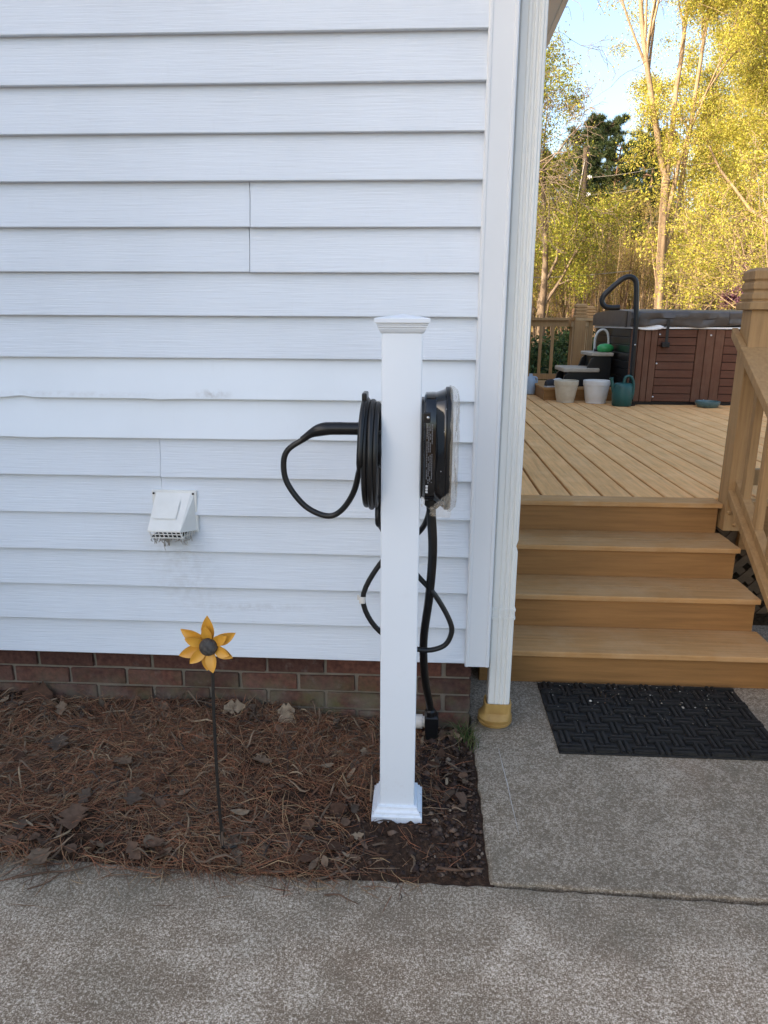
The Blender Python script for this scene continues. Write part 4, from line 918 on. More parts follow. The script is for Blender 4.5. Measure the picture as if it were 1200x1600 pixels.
def hbed(x, y):
    t = np.clip((y + 0.71) / 0.73, 0, 1); left = np.clip((-0.1 - x) / 0.9, 0, 1)
    h = 0.003 + 0.075 * left * t ** 0.8 + 0.018 * np.sin(x * 6.1 + 2 * y) * t * left + 0.012 * np.sin(x * 13 + 5) * np.sin(y * 17) * np.minimum(1, t * 3)
    inside = (y > -0.70) & (x < 0.03)
    return np.where(inside, np.maximum(h, 0.0), 0.004)
def scatter(N, x0, x1, y0, y1, dens):
    out = np.zeros((0, 2))
    while len(out) < N:
        p = np.stack([rn.uniform(x0, x1, N), rn.uniform(y0, y1, N)], 1); out = np.concatenate([out, p[rn.random(N) < dens(p)]])
    return out[:N]
def straw_d(p):
    d = np.clip((-0.02 - p[:, 0]) / 0.10, 0.05, 1) * np.where((p[:, 0] > -0.42) & (p[:, 1] < -0.44), 0.08 + 0.5 * np.clip((-0.30 - p[:, 0]) / 0.12, 0, 1), 1)
    d = d * np.where((p[:, 0] > -0.16), 0.25, 1)
    patch = 0.55 + 0.45 * np.sin(p[:, 0] * 5.3 + 1) * np.sin(p[:, 1] * 7 + p[:, 0] * 3)
    return np.clip(d * patch, 0, 1)
N = 20000; P0 = scatter(N, -2.3, 0.02, -0.71, 0.01, straw_d)
flow = 2.5 * np.sin(P0[:, 0] * 2.3) + 1.7 * np.sin(P0[:, 1] * 6 + P0[:, 0] * 2)
ang = flow * 0.5 + rn.normal(0, 0.8, N)
pal = np.array([(0.20, 0.080, 0.040), (0.21, 0.11, 0.056), (0.11, 0.053, 0.029), (0.32, 0.21, 0.11), (0.065, 0.036, 0.023), (0.17, 0.118, 0.075)])
tone = pal[rn.choice(6, N, p=[0.34, 0.22, 0.18, 0.05, 0.13, 0.08])] * rn.uniform(0.7, 1.75, (N, 1))
me = ribbon_mesh('pine_straw', P0, ang, rn.uniform(0.05, 0.17, N), rn.normal(0, 0.7, N), rn.uniform(0.00045, 0.00095, N), rn.gamma(1.6, 0.0046, N), tone, 'needles', hbed, 3)
tag(put('pine_straw', me), 'reddish brown pine straw spread over the planting bed', 'pine straw', kind='stuff')
# strap leaves and shredded bark among the needles
N = 1700; P0 = scatter(N, -2.3, 0.0, -0.70, 0.0, lambda p: np.clip(straw_d(p) + 0.08, 0, 1))
tone = np.array([(0.17, 0.115, 0.073), (0.115, 0.075, 0.048), (0.27, 0.19, 0.115), (0.06, 0.040, 0.029), (0.13, 0.064, 0.037)])[rn.choice(5, N, p=[0.28, 0.26, 0.1, 0.22, 0.14])] * rn.uniform(0.7, 1.4, (N, 1))
me = ribbon_mesh('shredded_bark', P0, rn.uniform(0, 6.3, N), rn.uniform(0.03, 0.12, N), rn.normal(0, 0.7, N), rn.uniform(0.0012, 0.0038, N), rn.gamma(1.6, 0.005, N), tone, 'needles', hbed)
tag(put('shredded_bark', me), 'grey brown strap leaves and shredded bark mixed into the bed', 'mulch', kind='stuff')
# spilled strands on the concrete edge
N = 300; P0 = np.stack([rn.uniform(-2.0, -0.15, N), -0.70 - rn.gamma(1.1, 0.022, N) + 0.02 * np.clip((-0.6 - 0) / 1, 0, 1)], 1)
P0[:, 1] += np.interp(P0[:, 0], [-2, -1.28, -0.57, 0], [0.05, 0.028, 0.0, -0.004]); extra = P0[:, 0] < -1.0
P0[extra, 1] -= rn.gamma(1.0, 0.03, extra.sum())
tone = pal[rn.choice(6, N)] * rn.uniform(0.7, 1.3, (N, 1))
me = ribbon_mesh('loose_straw', P0, rn.uniform(0, 6.3, N), rn.uniform(0.03, 0.12, N), rn.normal(0, 0.8, N), rn.uniform(0.0006, 0.0012, N), np.full(N, 0.0012), tone, 'needles', lambda x, y: np.where(y > -0.70, hbed(x, y), 0.0015) + 0 * x)
tag(put('loose_straw', me), 'loose pine needles strayed over the walkway edge', 'pine straw', kind='stuff')
# bark bits and soil crumbs
def crumbs(N, pts, size, tone, flat=0.7):
    ico = np.array([(0, 0, 1), (0.9, 0, 0.25), (0.28, 0.85, 0.2), (-0.75, 0.5, 0.25), (-0.7, -0.55, 0.2), (0.3, -0.85, 0.25), (0, 0, -0.4)])
    fc = np.array([(0, 1, 2), (0, 2, 3), (0, 3, 4), (0, 4, 5), (0, 5, 1), (6, 2, 1), (6, 3, 2), (6, 4, 3), (6, 5, 4), (6, 1, 5)])
    a = rn.uniform(0, 6.28, N); c_, s_ = np.cos(a), np.sin(a); sc3 = size[:, None] * rn.uniform(0.5, 1.4, (N, 3)) * np.array([1, 1, flat])
    v = ico[None] * rn.uniform(0.75, 1.25, (N, 7, 1)) * sc3[:, None, :]
    V = np.stack([v[..., 0] * c_[:, None] - v[..., 1] * s_[:, None], v[..., 0] * s_[:, None] + v[..., 1] * c_[:, None], v[..., 2]], -1) + pts[:, None, :]
    F = (np.arange(N) * 7)[:, None, None] + fc[None]
    return V.reshape(-1, 3), F.reshape(-1, 3), np.repeat(tone, 7, 0)
N = 5200
pxy = np.concatenate([scatter(3800, -0.42, 0.025, -0.70, -0.02, lambda p: np.clip(0.35 + 0.65 * (p[:, 0] > -0.17) * 1.0, 0, 1)), scatter(1400, -2.2, -0.3, -0.70, 0.0, lambda p: np.ones(len(p)))])
size = rn.gamma(1.5, 0.0022, N) + 0.001; size = np.minimum(size, 0.017)
tn = np.array([(0.05, 0.03, 0.022), (0.085, 0.052, 0.037), (0.13, 0.085, 0.06), (0.03, 0.018, 0.015), (0.20, 0.15, 0.11)])[rn.choice(5, N, p=[0.35, 0.28, 0.14, 0.2, 0.03])] * rn.uniform(0.7, 1.3, (N, 1))
inpost = (np.abs(pxy[:, 0] + 0.2135) < 0.085) & (np.abs(pxy[:, 1] + 0.425) < 0.088); pxy[inpost, 1] += 0.25
V, F, T = crumbs(N, np.stack([pxy[:, 0], pxy[:, 1], hbed(pxy[:, 0], pxy[:, 1]) + size * 0.25], 1), size, tn)
tag(put('soil_crumbs', np_mesh('soil_crumbs', V, None, F, T, 'dead_leaf')), 'loose dark soil crumbs and bark bits in the planting bed', 'soil', kind='stuff')
N = 260; pm_ = np.stack([rn.uniform(MX0 + 0.02, MX1 - 0.02, N), MY1 - 0.02 - np.minimum(rn.gamma(1.3, 0.09, N), 0.42), np.full(N, 0.0195)], 1)
tn = np.array([(0.35, 0.31, 0.26), (0.5, 0.46, 0.4), (0.2, 0.15, 0.1)])[rn.choice(3, N)]
V, F, T = crumbs(N, pm_, rn.gamma(1.5, 0.0007, N) + 0.0007, tn)
tag(put('mat_grit', np_mesh('mat_grit', V, None, F, T, 'dead_leaf')), 'pale grit and crumbs scattered over the rubber mat', 'grit', kind='stuff')
# dead leaves: one object each, children of the bed
def leaf_mesh(kind, rr):
    n = 9; v = []; L = 1.0; curl = rr.uniform(0.1, 0.5); tw = rr.uniform(-0.5, 0.5); fold = rr.uniform(-0.1, 0.5)
    for i in range(n):
        t = i / (n - 1)
        if kind == 0: wd = 0.34 * math.sin(math.pi * (t * 0.96 + 0.02)) ** 0.8
        elif kind == 1: wd = (0.36 + 0.14 * math.cos(t * 19)) * math.sin(math.pi * (t * 0.95 + 0.03)) ** 0.6
        else: wd = 0.16 * math.sin(math.pi * (t * 0.94 + 0.03)) ** 0.7
        for s in (-1, -0.5, 0, 0.5, 1):
            v.append(((t - 0.5) * L, s * wd + 0.06 * math.sin(t * 4 + tw * 5), curl * (t - 0.5) ** 2 * 0.9 + fold * abs(s) * wd * 0.7 + tw * s * wd * (t - 0.5) + rr.uniform(-0.02, 0.02)))
    f = [(i * 5 + j, i * 5 + j + 1, (i + 1) * 5 + j + 1, (i + 1) * 5 + j) for i in range(n - 1) for j in range(4)]
    return v, f
rr = random.Random(31); lm_ = []
for i in range(20):
    v, f = leaf_mesh([0, 1, 2, 0][i % 4], rr); lm_.append(pymesh('dead_leaf', v, f, True, 'litter_%d' % (i % 5)))
spots = []
for i in range(215):
    x = rr.uniform(-1.75, -0.28); y = rr.uniform(-0.69, 0.0)
    if i < 45: y = rr.uniform(-0.10, 0.0)                 # drifted against the brick
    if 45 <= i < 75: y = rr.uniform(-0.70, -0.60)
    if i >= 190: x = rr.uniform(-0.16, 0.02); y = rr.uniform(-0.45, -0.05)
    if abs(x + 0.2135) < 0.09 and abs(y + 0.425) < 0.09: continue
    s = rr.uniform(0.025, 0.065); spots.append((x, y, s))
for (x, y, s) in spots:
    o = put('dead_leaf', rr.choice(lm_), bed, (x, y, float(hbed(np.array(x), np.array(y))) + 0.006 + rr.uniform(0, 0.014)), (rr.gauss(0, 0.35), rr.gauss(0, 0.35), rr.uniform(0, 6.28))); o.scale = (s, s * rr.uniform(0.7, 1.2), s)
for (x, y, s, mi, rx) in ((-1.52, -0.02, 0.10, 0, 0.9), (-0.80, -0.04, 0.075, 3, 0.35), (-0.62, -0.03, 0.06, 3, 0.9), (-1.08, -0.34, 0.075, 2, 0.2), (-1.12, -0.58, 0.095, 1, 0.0), (-0.98, -0.50, 0.07, 4, 0.1), (-0.86, -0.66, 0.05, 1, 0.1), (-1.15, -0.72, 0.08, 2, 0.1), (-1.32, -0.27, 0.08, 4, 0.1), (-0.93, -0.42, 0.05, 0, 0.2)):
    o = put('dead_leaf', lm_[{0: 5, 1: 1, 2: 17, 3: 13, 4: 9}[mi]], bed, (x, y, float(hbed(np.array(x), np.array(y))) + 0.022), (rx, 0.1, rr.uniform(0, 6.28) if rx < 0.3 else 0.3)); o.scale = (s, s, s)
# twigs on the walkway
def twig(pts, r, label, side=None):
    e = empty('twig', pts[0], label, 'twig'); MB().tube(spline(pts, 5), [r * (1 - 0.6 * i / (5 * (len(pts) - 1))) for i in range(5 * (len(pts) - 1) + 1)], 6).build('stick', 'litter_1', e)
    if side: MB().tube(spline(side, 4), r * 0.6, 5).build('side_shoot', 'litter_1', e)
twig([(-0.385, -0.775, 0.003), (-0.35, -0.772, 0.004), (-0.325, -0.785, 0.003), (-0.295, -0.80, 0.003)], 0.0028, 'short dark twig on the walkway in front of the post')
twig([(-1.20, -0.765, 0.003), (-1.12, -0.745, 0.006), (-1.05, -0.735, 0.008), (-0.99, -0.70, 0.006)], 0.0032, 'pale twig with a side shoot lying at the left bed edge', [(-1.08, -0.74, 0.006), (-1.10, -0.775, 0.004), (-1.14, -0.80, 0.003)])
twig([(-0.10, -0.675, 0.012), (-0.05, -0.683, 0.014), (0.0, -0.674, 0.013), (0.02, -0.672, 0.012)], 0.0042, 'smooth tan stick lying on bare soil at the bed corner')
twig([(0.545, 0.19, 0.018), (0.56, 0.24, 0.020), (0.572, 0.275, 0.018)], 0.0016, 'forked dry pine needle lying on the rubber mat', [(0.545, 0.19, 0.018), (0.575, 0.225, 0.020), (0.61, 0.262, 0.018)])
# grass tuft at the pad corner
gv = []; gf = []; gt_ = []; rr = random.Random(6)
gtu = empty('grass_tuft', (0.01, -0.09, 0), 'small green grass tuft between brick corner and downspout boot', 'grass tuft')
for b in range(120):
    x0, y0 = 0.012 + rr.gauss(0, 0.018), -0.07 + rr.gauss(0, 0.035); h = rr.uniform(0.04, 0.13); dx, dy = rr.gauss(0.01, 0.05), rr.gauss(-0.01, 0.04); wd = rr.uniform(0.0008, 0.0018); bb = len(gv)
    for i in range(4):
        t = i / 3; gv += [(x0 + dx * t * t - wd * (1 - t), y0 + dy * t * t, h * t * (1 - 0.25 * t)), (x0 + dx * t * t + wd * (1 - t), y0 + dy * t * t + 0.0004, h * t * (1 - 0.25 * t))]
    gf += [(bb + 2 * i, bb + 2 * i + 1, bb + 2 * i + 3, bb + 2 * i + 2) for i in range(3)]; tcol = rr.choice([(0.08, 0.13, 0.03), (0.05, 0.09, 0.025), (0.13, 0.14, 0.05), (0.2, 0.17, 0.08)]); gt_ += [tcol] * 8
o0 = ORIG[gtu]; me = np_mesh('blades', np.array(gv) - np.array(o0)[None], np.array(gf), None, np.array(gt_), 'blade'); put('blades', me, gtu)
# ================================================================ TREES AND WOODS
class Tree:
    """recursive branching skeleton -> tapered limbs + leaf quads"""
    def __init__(s, seed): s.r = np.random.default_rng(seed); s.V = []; s.F = []; s.n = 0; s.tips = []
    def tube(s, P, rad, sides):
        n = len(P); T = np.gradient(P, axis=0); T /= np.linalg.norm(T, axis=1, keepdims=True) + 1e-9
        ref = np.array([0.31, 0.95, 0.05]) if abs(T[0, 1]) < 0.8 else np.array([1.0, 0, 0])
        U = np.cross(T, ref); U /= np.linalg.norm(U, axis=1, keepdims=True) + 1e-9; B = np.cross(T, U)
        a = np.arange(sides) * 2 * np.pi / sides
        V = P[:, None] + (U[:, None] * np.cos(a)[None, :, None] + B[:, None] * np.sin(a)[None, :, None]) * rad[:, None, None]
        i = np.arange(n - 1)[:, None] * sides; j = np.arange(sides)[None]; j2 = (j + 1) % sides
        F = np.stack([i + j, i + j2, i + sides + j2, i + sides + j], -1).reshape(-1, 4) + s.n
        s.V.append(V.reshape(-1, 3)); s.F.append(F); s.n += n * sides
    def limb(s, p, d, L, r0, lev, sp):
        """sp: list of per-level dicts"""
        q = sp[lev]; seg = q.get('seg', 6); P = [np.array(p, float)]; d = np.array(d, float); d /= np.linalg.norm(d); D = [d]
        for i in range(seg):
            d = d + s.r.normal(0, q.get('wig', 0.12), 3) + np.array([0, 0, q.get('up', 0.05)]); d /= np.linalg.norm(d)
            P.append(P[-1] + d * L / seg); D.append(d)
        P = np.array(P); t = np.linspace(0, 1, seg + 1); rad = r0 * (1 - t * q.get('taper', 0.7))
        s.tube(P, np.maximum(rad, 0.0055), q.get('sides', 5))
        if lev + 1 < len(sp):
            nq = sp[lev + 1]; n = int(q['n'] if not isinstance(q['n'], tuple) else s.r.integers(*q['n']))
            for c in range(n):
                tt = s.r.uniform(q.get('t0', 0.3), 1.0) if c else 1.0; k = min(seg - 1, int(tt * seg)); fr = tt * seg - k
                pp = P[k] * (1 - fr) + P[k + 1] * fr; dd = D[k]
                side = np.cross(dd, s.r.normal(0, 1, 3)); side /= np.linalg.norm(side) + 1e-9; an = math.radians(s.r.normal(q['ang'], 9))
                nd = dd * math.cos(an) + side * math.sin(an)
                s.limb(pp, nd, L * nq['len'] * s.r.uniform(0.65, 1.2) * (1.15 - 0.45 * tt), max(0.004, r0 * (1 - tt * q.get('taper', 0.7)) * nq.get('rr', 0.6)), lev + 1, sp)
        if lev >= len(sp) - q.get('tiplev', 2) or lev == len(sp) - 1: s.tips.append(P[1:])
    def wood(s, name, mat, parent):
        o0 = np.array(ORIG[parent]); me = np_mesh(name, np.concatenate(s.V) - o0, np.concatenate(s.F), None, None, mat, True); return put(name, me, parent)
def leaf_cloud(r, C, size, pal, prob, elong=1.5, droop=0.0):
    """random leaf-shaped quads (rhombus) at the points C"""
    N = len(C); a = r.normal(0, 1, (N, 3)); a[:, 2] -= droop; a /= np.linalg.norm(a, axis=1, keepdims=True); b = np.cross(a, r.normal(0, 1, (N, 3))); b /= np.linalg.norm(b, axis=1, keepdims=True) + 1e-9
    sz = (size * r.uniform(0.6, 1.4, N))[:, None]
    V = np.stack([C + a * sz * elong * 0.5, C + b * sz * 0.36, C - a * sz * elong * 0.5, C - b * sz * 0.36], 1).reshape(-1, 3)
    F = np.arange(N * 4).reshape(-1, 4); T = np.array(pal)[r.choice(len(pal), N, p=prob)] * r.uniform(0.7, 1.25, (N, 1))
    return V, F, np.repeat(T, 4, 0)
YEL = [(0.48, 0.42, 0.06), (0.43, 0.41, 0.065), (0.55, 0.47, 0.11), (0.36, 0.36, 0.055), (0.48, 0.35, 0.11)]
GRN = [(0.27, 0.28, 0.04), (0.36, 0.35, 0.045), (0.16, 0.20, 0.03), (0.44, 0.39, 0.06), (0.30, 0.22, 0.06)]
OLV = [(0.22, 0.18, 0.045), (0.34, 0.26, 0.06), (0.14, 0.14, 0.035), (0.40, 0.31, 0.07), (0.30, 0.19, 0.07)]
BRN = [(0.24, 0.15, 0.06), (0.32, 0.21, 0.08), (0.17, 0.11, 0.05), (0.38, 0.28, 0.10), (0.22, 0.20, 0.06)]
PRB = [0.28, 0.26, 0.18, 0.18, 0.10]
PIN = [(0.035, 0.06, 0.022), (0.06, 0.085, 0.03), (0.09, 0.11, 0.035), (0.03, 0.045, 0.02), (0.13, 0.12, 0.04)]
SPREAD = [dict(seg=9, n=(6, 8), ang=32, wig=0.06, up=0.03, t0=0.35, taper=0.55, sides=9),
          dict(len=0.62, seg=7, n=(5, 7), ang=36, wig=0.13, up=0.07, t0=0.25, rr=0.62, sides=6),
          dict(len=0.52, seg=5, n=(4, 6), ang=42, wig=0.17, up=0.04, t0=0.2, rr=0.55, sides=4),
          dict(len=0.5, seg=4, n=(3, 5), ang=42, wig=0.2, up=0.0, t0=0.2, rr=0.55, sides=3, tiplev=2),
          dict(len=0.55, seg=3, wig=0.22, up=-0.04, rr=0.6, sides=3)]
def broadleaf(name, base, H, r0, seed, nleaf, lsize, pal, label, group=None, spec=SPREAD, bark='bark_tan', lean=(0, 0, 1), spread=0.10, trunkfrac=0.5, stems=None, cat='tree', make=True, droop=0.0):
    e = empty(name, base, label, cat, group)
    t = Tree(seed); t.limb(base, lean, H * trunkfrac, r0, 0, spec)
    for (d, L, rr0, hh) in (stems or []): t.limb((base[0] + d[3], base[1], base[2] + hh), d[:3], L, rr0, 0, spec)
    t.wood('trunk', bark, e)
    tp = np.concatenate(t.tips); r = t.r
    if nleaf:
        C = tp[r.integers(0, len(tp), nleaf)] + r.normal(0, spread, (nleaf, 3))
        V, F, T = leaf_cloud(r, C, lsize, pal, PRB, droop=droop)
        put('crown', np_mesh('crown', V - np.array(base)[None], F, None, T, 'leaf'), e)
    return e
gz = lambda x, y: terrain_h(x, y) - 0.05
# the multi-stemmed tree left of centre in the gap, sparse young leaves
MAIN = [dict(seg=10, n=(7, 9), ang=22, wig=0.035, up=0.02, t0=0.30, taper=0.6, sides=9),
        dict(len=0.55, seg=8, n=(5, 7), ang=26, wig=0.08, up=0.06, t0=0.3, rr=0.55, sides=6),
        dict(len=0.45, seg=5, n=(4, 6), ang=38, wig=0.15, up=0.03, t0=0.2, rr=0.5, sides=4),
        dict(len=0.5, seg=4, n=(3, 5), ang=40, wig=0.2, up=0.0, t0=0.2, rr=0.5, sides=3, tiplev=1),
        dict(len=0.5, seg=3, wig=0.22, up=-0.02, rr=0.6, sides=3)]
bz = gz(6.85, 20)
e = empty('forked_tree', (6.85, 20, bz), 'tall forked tree with tan stems and sparse yellow leaves', 'tree')
t = Tree(41)
trunk = np.array([(6.85, 20, bz), (6.80, 20, 1.6), (6.72, 20, 3.0), (6.66, 20, 4.4), (6.62, 20, 5.5)]); t.tube(trunk, np.array([0.165, 0.135, 0.125, 0.12, 0.11]), 10)
t.limb((6.63, 20, 5.3), (-0.26, 0.05, 1), 7.5, 0.090, 0, MAIN)
t.limb((6.64, 20.03, 5.4), (0.02, 0.1, 1), 7.8, 0.08, 0, MAIN)
t.limb((6.72, 20, 4.2), (0.20, -0.05, 1), 2.4, 0.085, 1, MAIN)
t.limb((7.15, 20.3, 4.4), (0.02, 0.0, 1), 7.6, 0.075, 0, MAIN)
t.tube(np.array([(6.75, 20, 3.4), (6.9, 20.1, 3.8), (7.05, 20.2, 4.2), (7.15, 20.3, 4.5)]), np.array([0.09, 0.085, 0.08, 0.077]), 8)
t.wood('trunk', 'bark_tan', e); tp = np.concatenate(t.tips); r = t.r; n = 30000; tp = tp[(tp[:, 2] > 5.6)]
V, F, T = leaf_cloud(r, tp[r.integers(0, len(tp), n)] + r.normal(0, 0.09, (n, 3)), 0.045, YEL, PRB)
put('crown', np_mesh('crown', V - np.array(ORIG[e]), F, None, T, 'leaf'), e)
# dense golden trees filling the right side
DENSE = [dict(seg=8, n=(8, 10), ang=38, wig=0.07, up=0.02, t0=0.15, taper=0.6, sides=8),
         dict(len=0.62, seg=7, n=(6, 8), ang=36, wig=0.14, up=0.09, t0=0.15, rr=0.6, sides=5),
         dict(len=0.55, seg=5, n=(5, 7), ang=40, wig=0.18, up=0.03, t0=0.15, rr=0.5, sides=4),
         dict(len=0.55, seg=4, n=(3, 5), ang=40, wig=0.22, up=-0.05, t0=0.15, rr=0.55, sides=3, tiplev=2),
         dict(len=0.6, seg=3, wig=0.22, up=-0.12, rr=0.7, sides=3)]
GR = 'golden leafed trees at the right edge of the yard'
for i, (x, y, H, r0, seed, nl, ls, lab, lean) in enumerate([
    (10.7, 18.0, 15, 0.17, 51, 130000, 0.036, 'dense golden green tree behind the stair post, nearest of its row', (-0.05, 0, 1)),
    (13.2, 24.0, 19, 0.20, 52, 115000, 0.044, 'tall golden tree rising to the top right corner of the view', (0.0, 0, 1)),
    (12.6, 29.0, 21, 0.20, 53, 110000, 0.052, 'tall golden tree directly behind the forked tree', (-0.03, 0, 1)),
    (15.5, 31.0, 21, 0.22, 54, 65000, 0.060, 'farther golden tree at the right picture edge', (0, 0, 1))]):
    broadleaf('golden_tree', (x, y, gz(x, y)), H, r0, seed, nl, ls, YEL, lab, GR, DENSE, 'bark_tan', lean, 0.16, 0.55, droop=0.5)
# a leaning arching shrub in front of them, with long bare whips
ARCH = [dict(seg=7, n=(5, 7), ang=30, wig=0.08, up=-0.02, t0=0.3, taper=0.7, sides=5),
        dict(len=0.6, seg=6, n=(4, 6), ang=32, wig=0.13, up=-0.04, t0=0.2, rr=0.6, sides=4),
        dict(len=0.55, seg=4, n=(3, 5), ang=36, wig=0.18, up=-0.04, t0=0.2, rr=0.6, sides=3, tiplev=2),
        dict(len=0.6, seg=3, wig=0.2, up=-0.05, rr=0.7, sides=3)]
sx, sy_ = 9.2, 14.5; bz = gz(sx, sy_)
e = empty('arching_shrub', (sx, sy_, bz), 'large arching yellow green shrub right of the hot tub', 'shrub'); t = Tree(61)
for i in range(15):
    a = t.r.uniform(0, 6.28); t.limb((sx + 0.35 * math.cos(a), sy_ + 0.35 * math.sin(a), bz), (0.55 * math.cos(a) - 0.28, 0.5 * math.sin(a), 1.0), t.r.uniform(3.0, 4.6), 0.035, 0, ARCH)
t.wood('stems', 'bark_tan', e); tp = np.concatenate(t.tips); n = 26000
V, F, T = leaf_cloud(t.r, tp[t.r.integers(0, len(tp), n)] + t.r.normal(0, 0.06, (n, 3)), 0.036, YEL, PRB)
put('leaves', np_mesh('leaves', V - np.array(ORIG[e]), F, None, T, 'leaf'), e)
# loose green trees at the left of the gap
GL = 'loose green trees left of the utility pole'
for x, y, H, seed, lab in ((4.1, 24.5, 13.5, 71, 'loose yellow green tree showing just past the downspout'), (6.6, 33.0, 11.5, 72, 'loose green tree left of the utility pole')):
    broadleaf('green_tree', (x, y, gz(x, y)), H, 0.15, seed, 50000 if seed == 71 else 16000, 0.05, GRN, lab, GL, DENSE, 'bark_grey', spread=0.2, trunkfrac=0.5)
# bare-twigged tree whose branches cross the open sky (trunk hidden by the house)
BARE = [dict(seg=9, n=(8, 10), ang=42, wig=0.06, up=0.02, t0=0.4, taper=0.6, sides=8),
        dict(len=0.62, seg=8, n=(6, 8), ang=34, wig=0.14, up=0.0, t0=0.25, rr=0.45, sides=5),
        dict(len=0.5, seg=6, n=(5, 7), ang=40, wig=0.2, up=-0.04, t0=0.2, rr=0.4, sides=3),
        dict(len=0.5, seg=5, n=(3, 5), ang=40, wig=0.24, up=-0.08, t0=0.2, rr=0.45, sides=3),
        dict(len=0.5, seg=4, wig=0.25, up=-0.12, rr=0.5, sides=3)]
broadleaf('bare_tree', (1.9, 17.5, gz(1.9, 17.5)), 15, 0.12, 83, 900, 0.035, YEL, 'bare twigged tree reaching across the blue sky beside the eave', None, BARE, 'bark_grey', (0.05, 0, 1), 0.08, 0.5)
# pines
def pine(base, H, r0, seed, label, crown0=0.5):
    e = empty('pine_tree', base, label, 'tree', 'dark pines beyond the utility pole'); t = Tree(seed); r = t.r
    n = 12; P = np.array([(base[0] + 0.02 * H * math.sin(i * 0.5 + seed) * i / n, base[1], base[2] + H * i / n) for i in range(n + 1)]); t.tube(P, r0 * (1 - 0.8 * np.linspace(0, 1, n + 1)), 8)
    cl = []
    for i in range(84):
        f_ = r.uniform(crown0, 1.0); z = base[2] + H * f_; a = r.uniform(0, 6.28); L = H * 0.17 * (1.15 - (f_ - crown0) / (1 - crown0) * 0.75) * r.uniform(0.6, 1.2)
        d = np.array([math.cos(a), math.sin(a), r.uniform(0.0, 0.5)]); p0 = np.array([base[0], base[1], z]); m = 5
        Q = np.array([p0 + d * L * k_ / m + np.array([0, 0, 0.1 * L * (k_ / m) ** 2]) for k_ in range(m + 1)]); t.tube(Q, np.linspace(r0 * 0.22, 0.012, m + 1), 4)
        for k_ in range(9): cl.append(Q[2] + (Q[-1] - Q[2]) * r.uniform(0, 1.05) + r.normal(0, 0.16 * L, 3) * np.array([1, 1, 0.6]))
    t.wood('trunk', 'bark_pine', e); cl = np.array(cl); N = len(cl) * 60
    C = np.repeat(cl, 60, 0); dr = r.normal(0, 1, (N, 3)); dr[:, 2] += 0.25; dr /= np.linalg.norm(dr, axis=1, keepdims=True); Ln = r.uniform(0.2, 0.42, N)[:, None] * H / 15
    sd_ = np.cross(dr, r.normal(0, 1, (N, 3))); sd_ /= np.linalg.norm(sd_, axis=1, keepdims=True); wd = 0.022 * H / 15
    V = np.stack([C + sd_ * wd, C - sd_ * wd, C + dr * Ln], 1).reshape(-1, 3); T = np.array(PIN)[r.choice(5, N, p=[0.3, 0.25, 0.2, 0.15, 0.1])] * r.uniform(0.7, 1.3, (N, 1))
    put('crown', np_mesh('crown', V - np.array(base)[None], None, np.arange(N * 3).reshape(-1, 3), np.repeat(T, 3, 0), 'leaf'), e)
pine((11.6, 56, gz(11.6, 56)), 15.2, 0.22, 91, 'dark pine directly behind the utility pole', 0.42)
pine((13.6, 58, gz(13.6, 58)), 15.6, 0.22, 92, 'dark pine with a pale lit top right of the pole', 0.40)
pine((15.6, 54, gz(15.6, 54)), 13.8, 0.22, 93, 'dark pine showing behind the forked tree', 0.35)
pine((9.8, 60, gz(9.8, 60)), 13.8, 0.22, 94, 'dark pine left of the utility pole', 0.45)
pine((12.6, 50, gz(12.6, 50)), 12.4, 0.20, 95, 'shorter dark pine just right of the utility pole', 0.30)
pine((10.6, 51, gz(10.6, 51)), 12.0, 0.20, 96, 'shorter dark pine just left of the utility pole', 0.30)
pine((14.4, 49, gz(14.4, 49)), 12.2, 0.20, 97, 'low dark pine at the foot of the sky gap left of the forked tree', 0.28)
pine((17.2, 57, gz(17.2, 57)), 15.0, 0.22, 98, 'dark pine between the forked tree stems', 0.35)
# slender forest trunks: four shapes, copied as individuals
THIN = [dict(seg=10, n=(8, 11), ang=34, wig=0.03, up=0.02, t0=0.25, taper=0.75, sides=6),
        dict(len=0.24, seg=5, n=(3, 5), ang=40, wig=0.15, up=0.06, t0=0.3, rr=0.4, sides=4),
        dict(len=0.5, seg=4, n=(2, 4), ang=42, wig=0.2, up=0.0, t0=0.2, rr=0.5, sides=3, tiplev=2),
        dict(len=0.55, seg=3, wig=0.2, up=0.0, rr=0.6, sides=3)]
SG = 'slender trees in the woods behind the yard'; SLAB = 'slender straight trunk among the woods behind the hot tub'
protos = [broadleaf('slender_tree', (0, 0, 0), 13 + 1.5 * (i % 3), 0.105 + 0.025 * (i % 3), 100 + i, 1300, 0.09, [OLV, BRN, GRN, BRN, OLV][i], SLAB, SG, THIN, ['bark_tan', 'bark_tan', 'bark_grey', 'bark_pine', 'bark_tan'][i], spread=0.3, trunkfrac=0.9) for i in range(5)]
rr = random.Random(77); used = [False] * 5
for i in range(190):
    y = rr.uniform(27, 54); u0, u1 = 0.152, 0.475        # x/y range of the gap
    x = (y + 2.2) * (rr.uniform(u0, u1)) - 0.16; k_ = rr.randrange(5); p = protos[k_]
    if abs(x - 8.9 * (y + 2.2) / 44) < 0.25 and y < 43: continue
    if not used[k_]: e = p; used[k_] = True; kids = []
    else:
        e = p.copy(); COL.objects.link(e)
        for c_ in list(p.children):
            cc = c_.copy(); COL.objects.link(cc); cc.parent = e
    e.location = (x, y, gz(x, y)); e.rotation_euler = (rr.gauss(0, 0.03), rr.gauss(0, 0.03), rr.uniform(0, 6.28)); s = rr.uniform(0.75, 1.05) * (1.4 + (0.20 if (x + 0.16) / (y + 2.2) > 0.33 else 0.155) * (y + 2.2)) / 15; e.scale = (s, s, s)
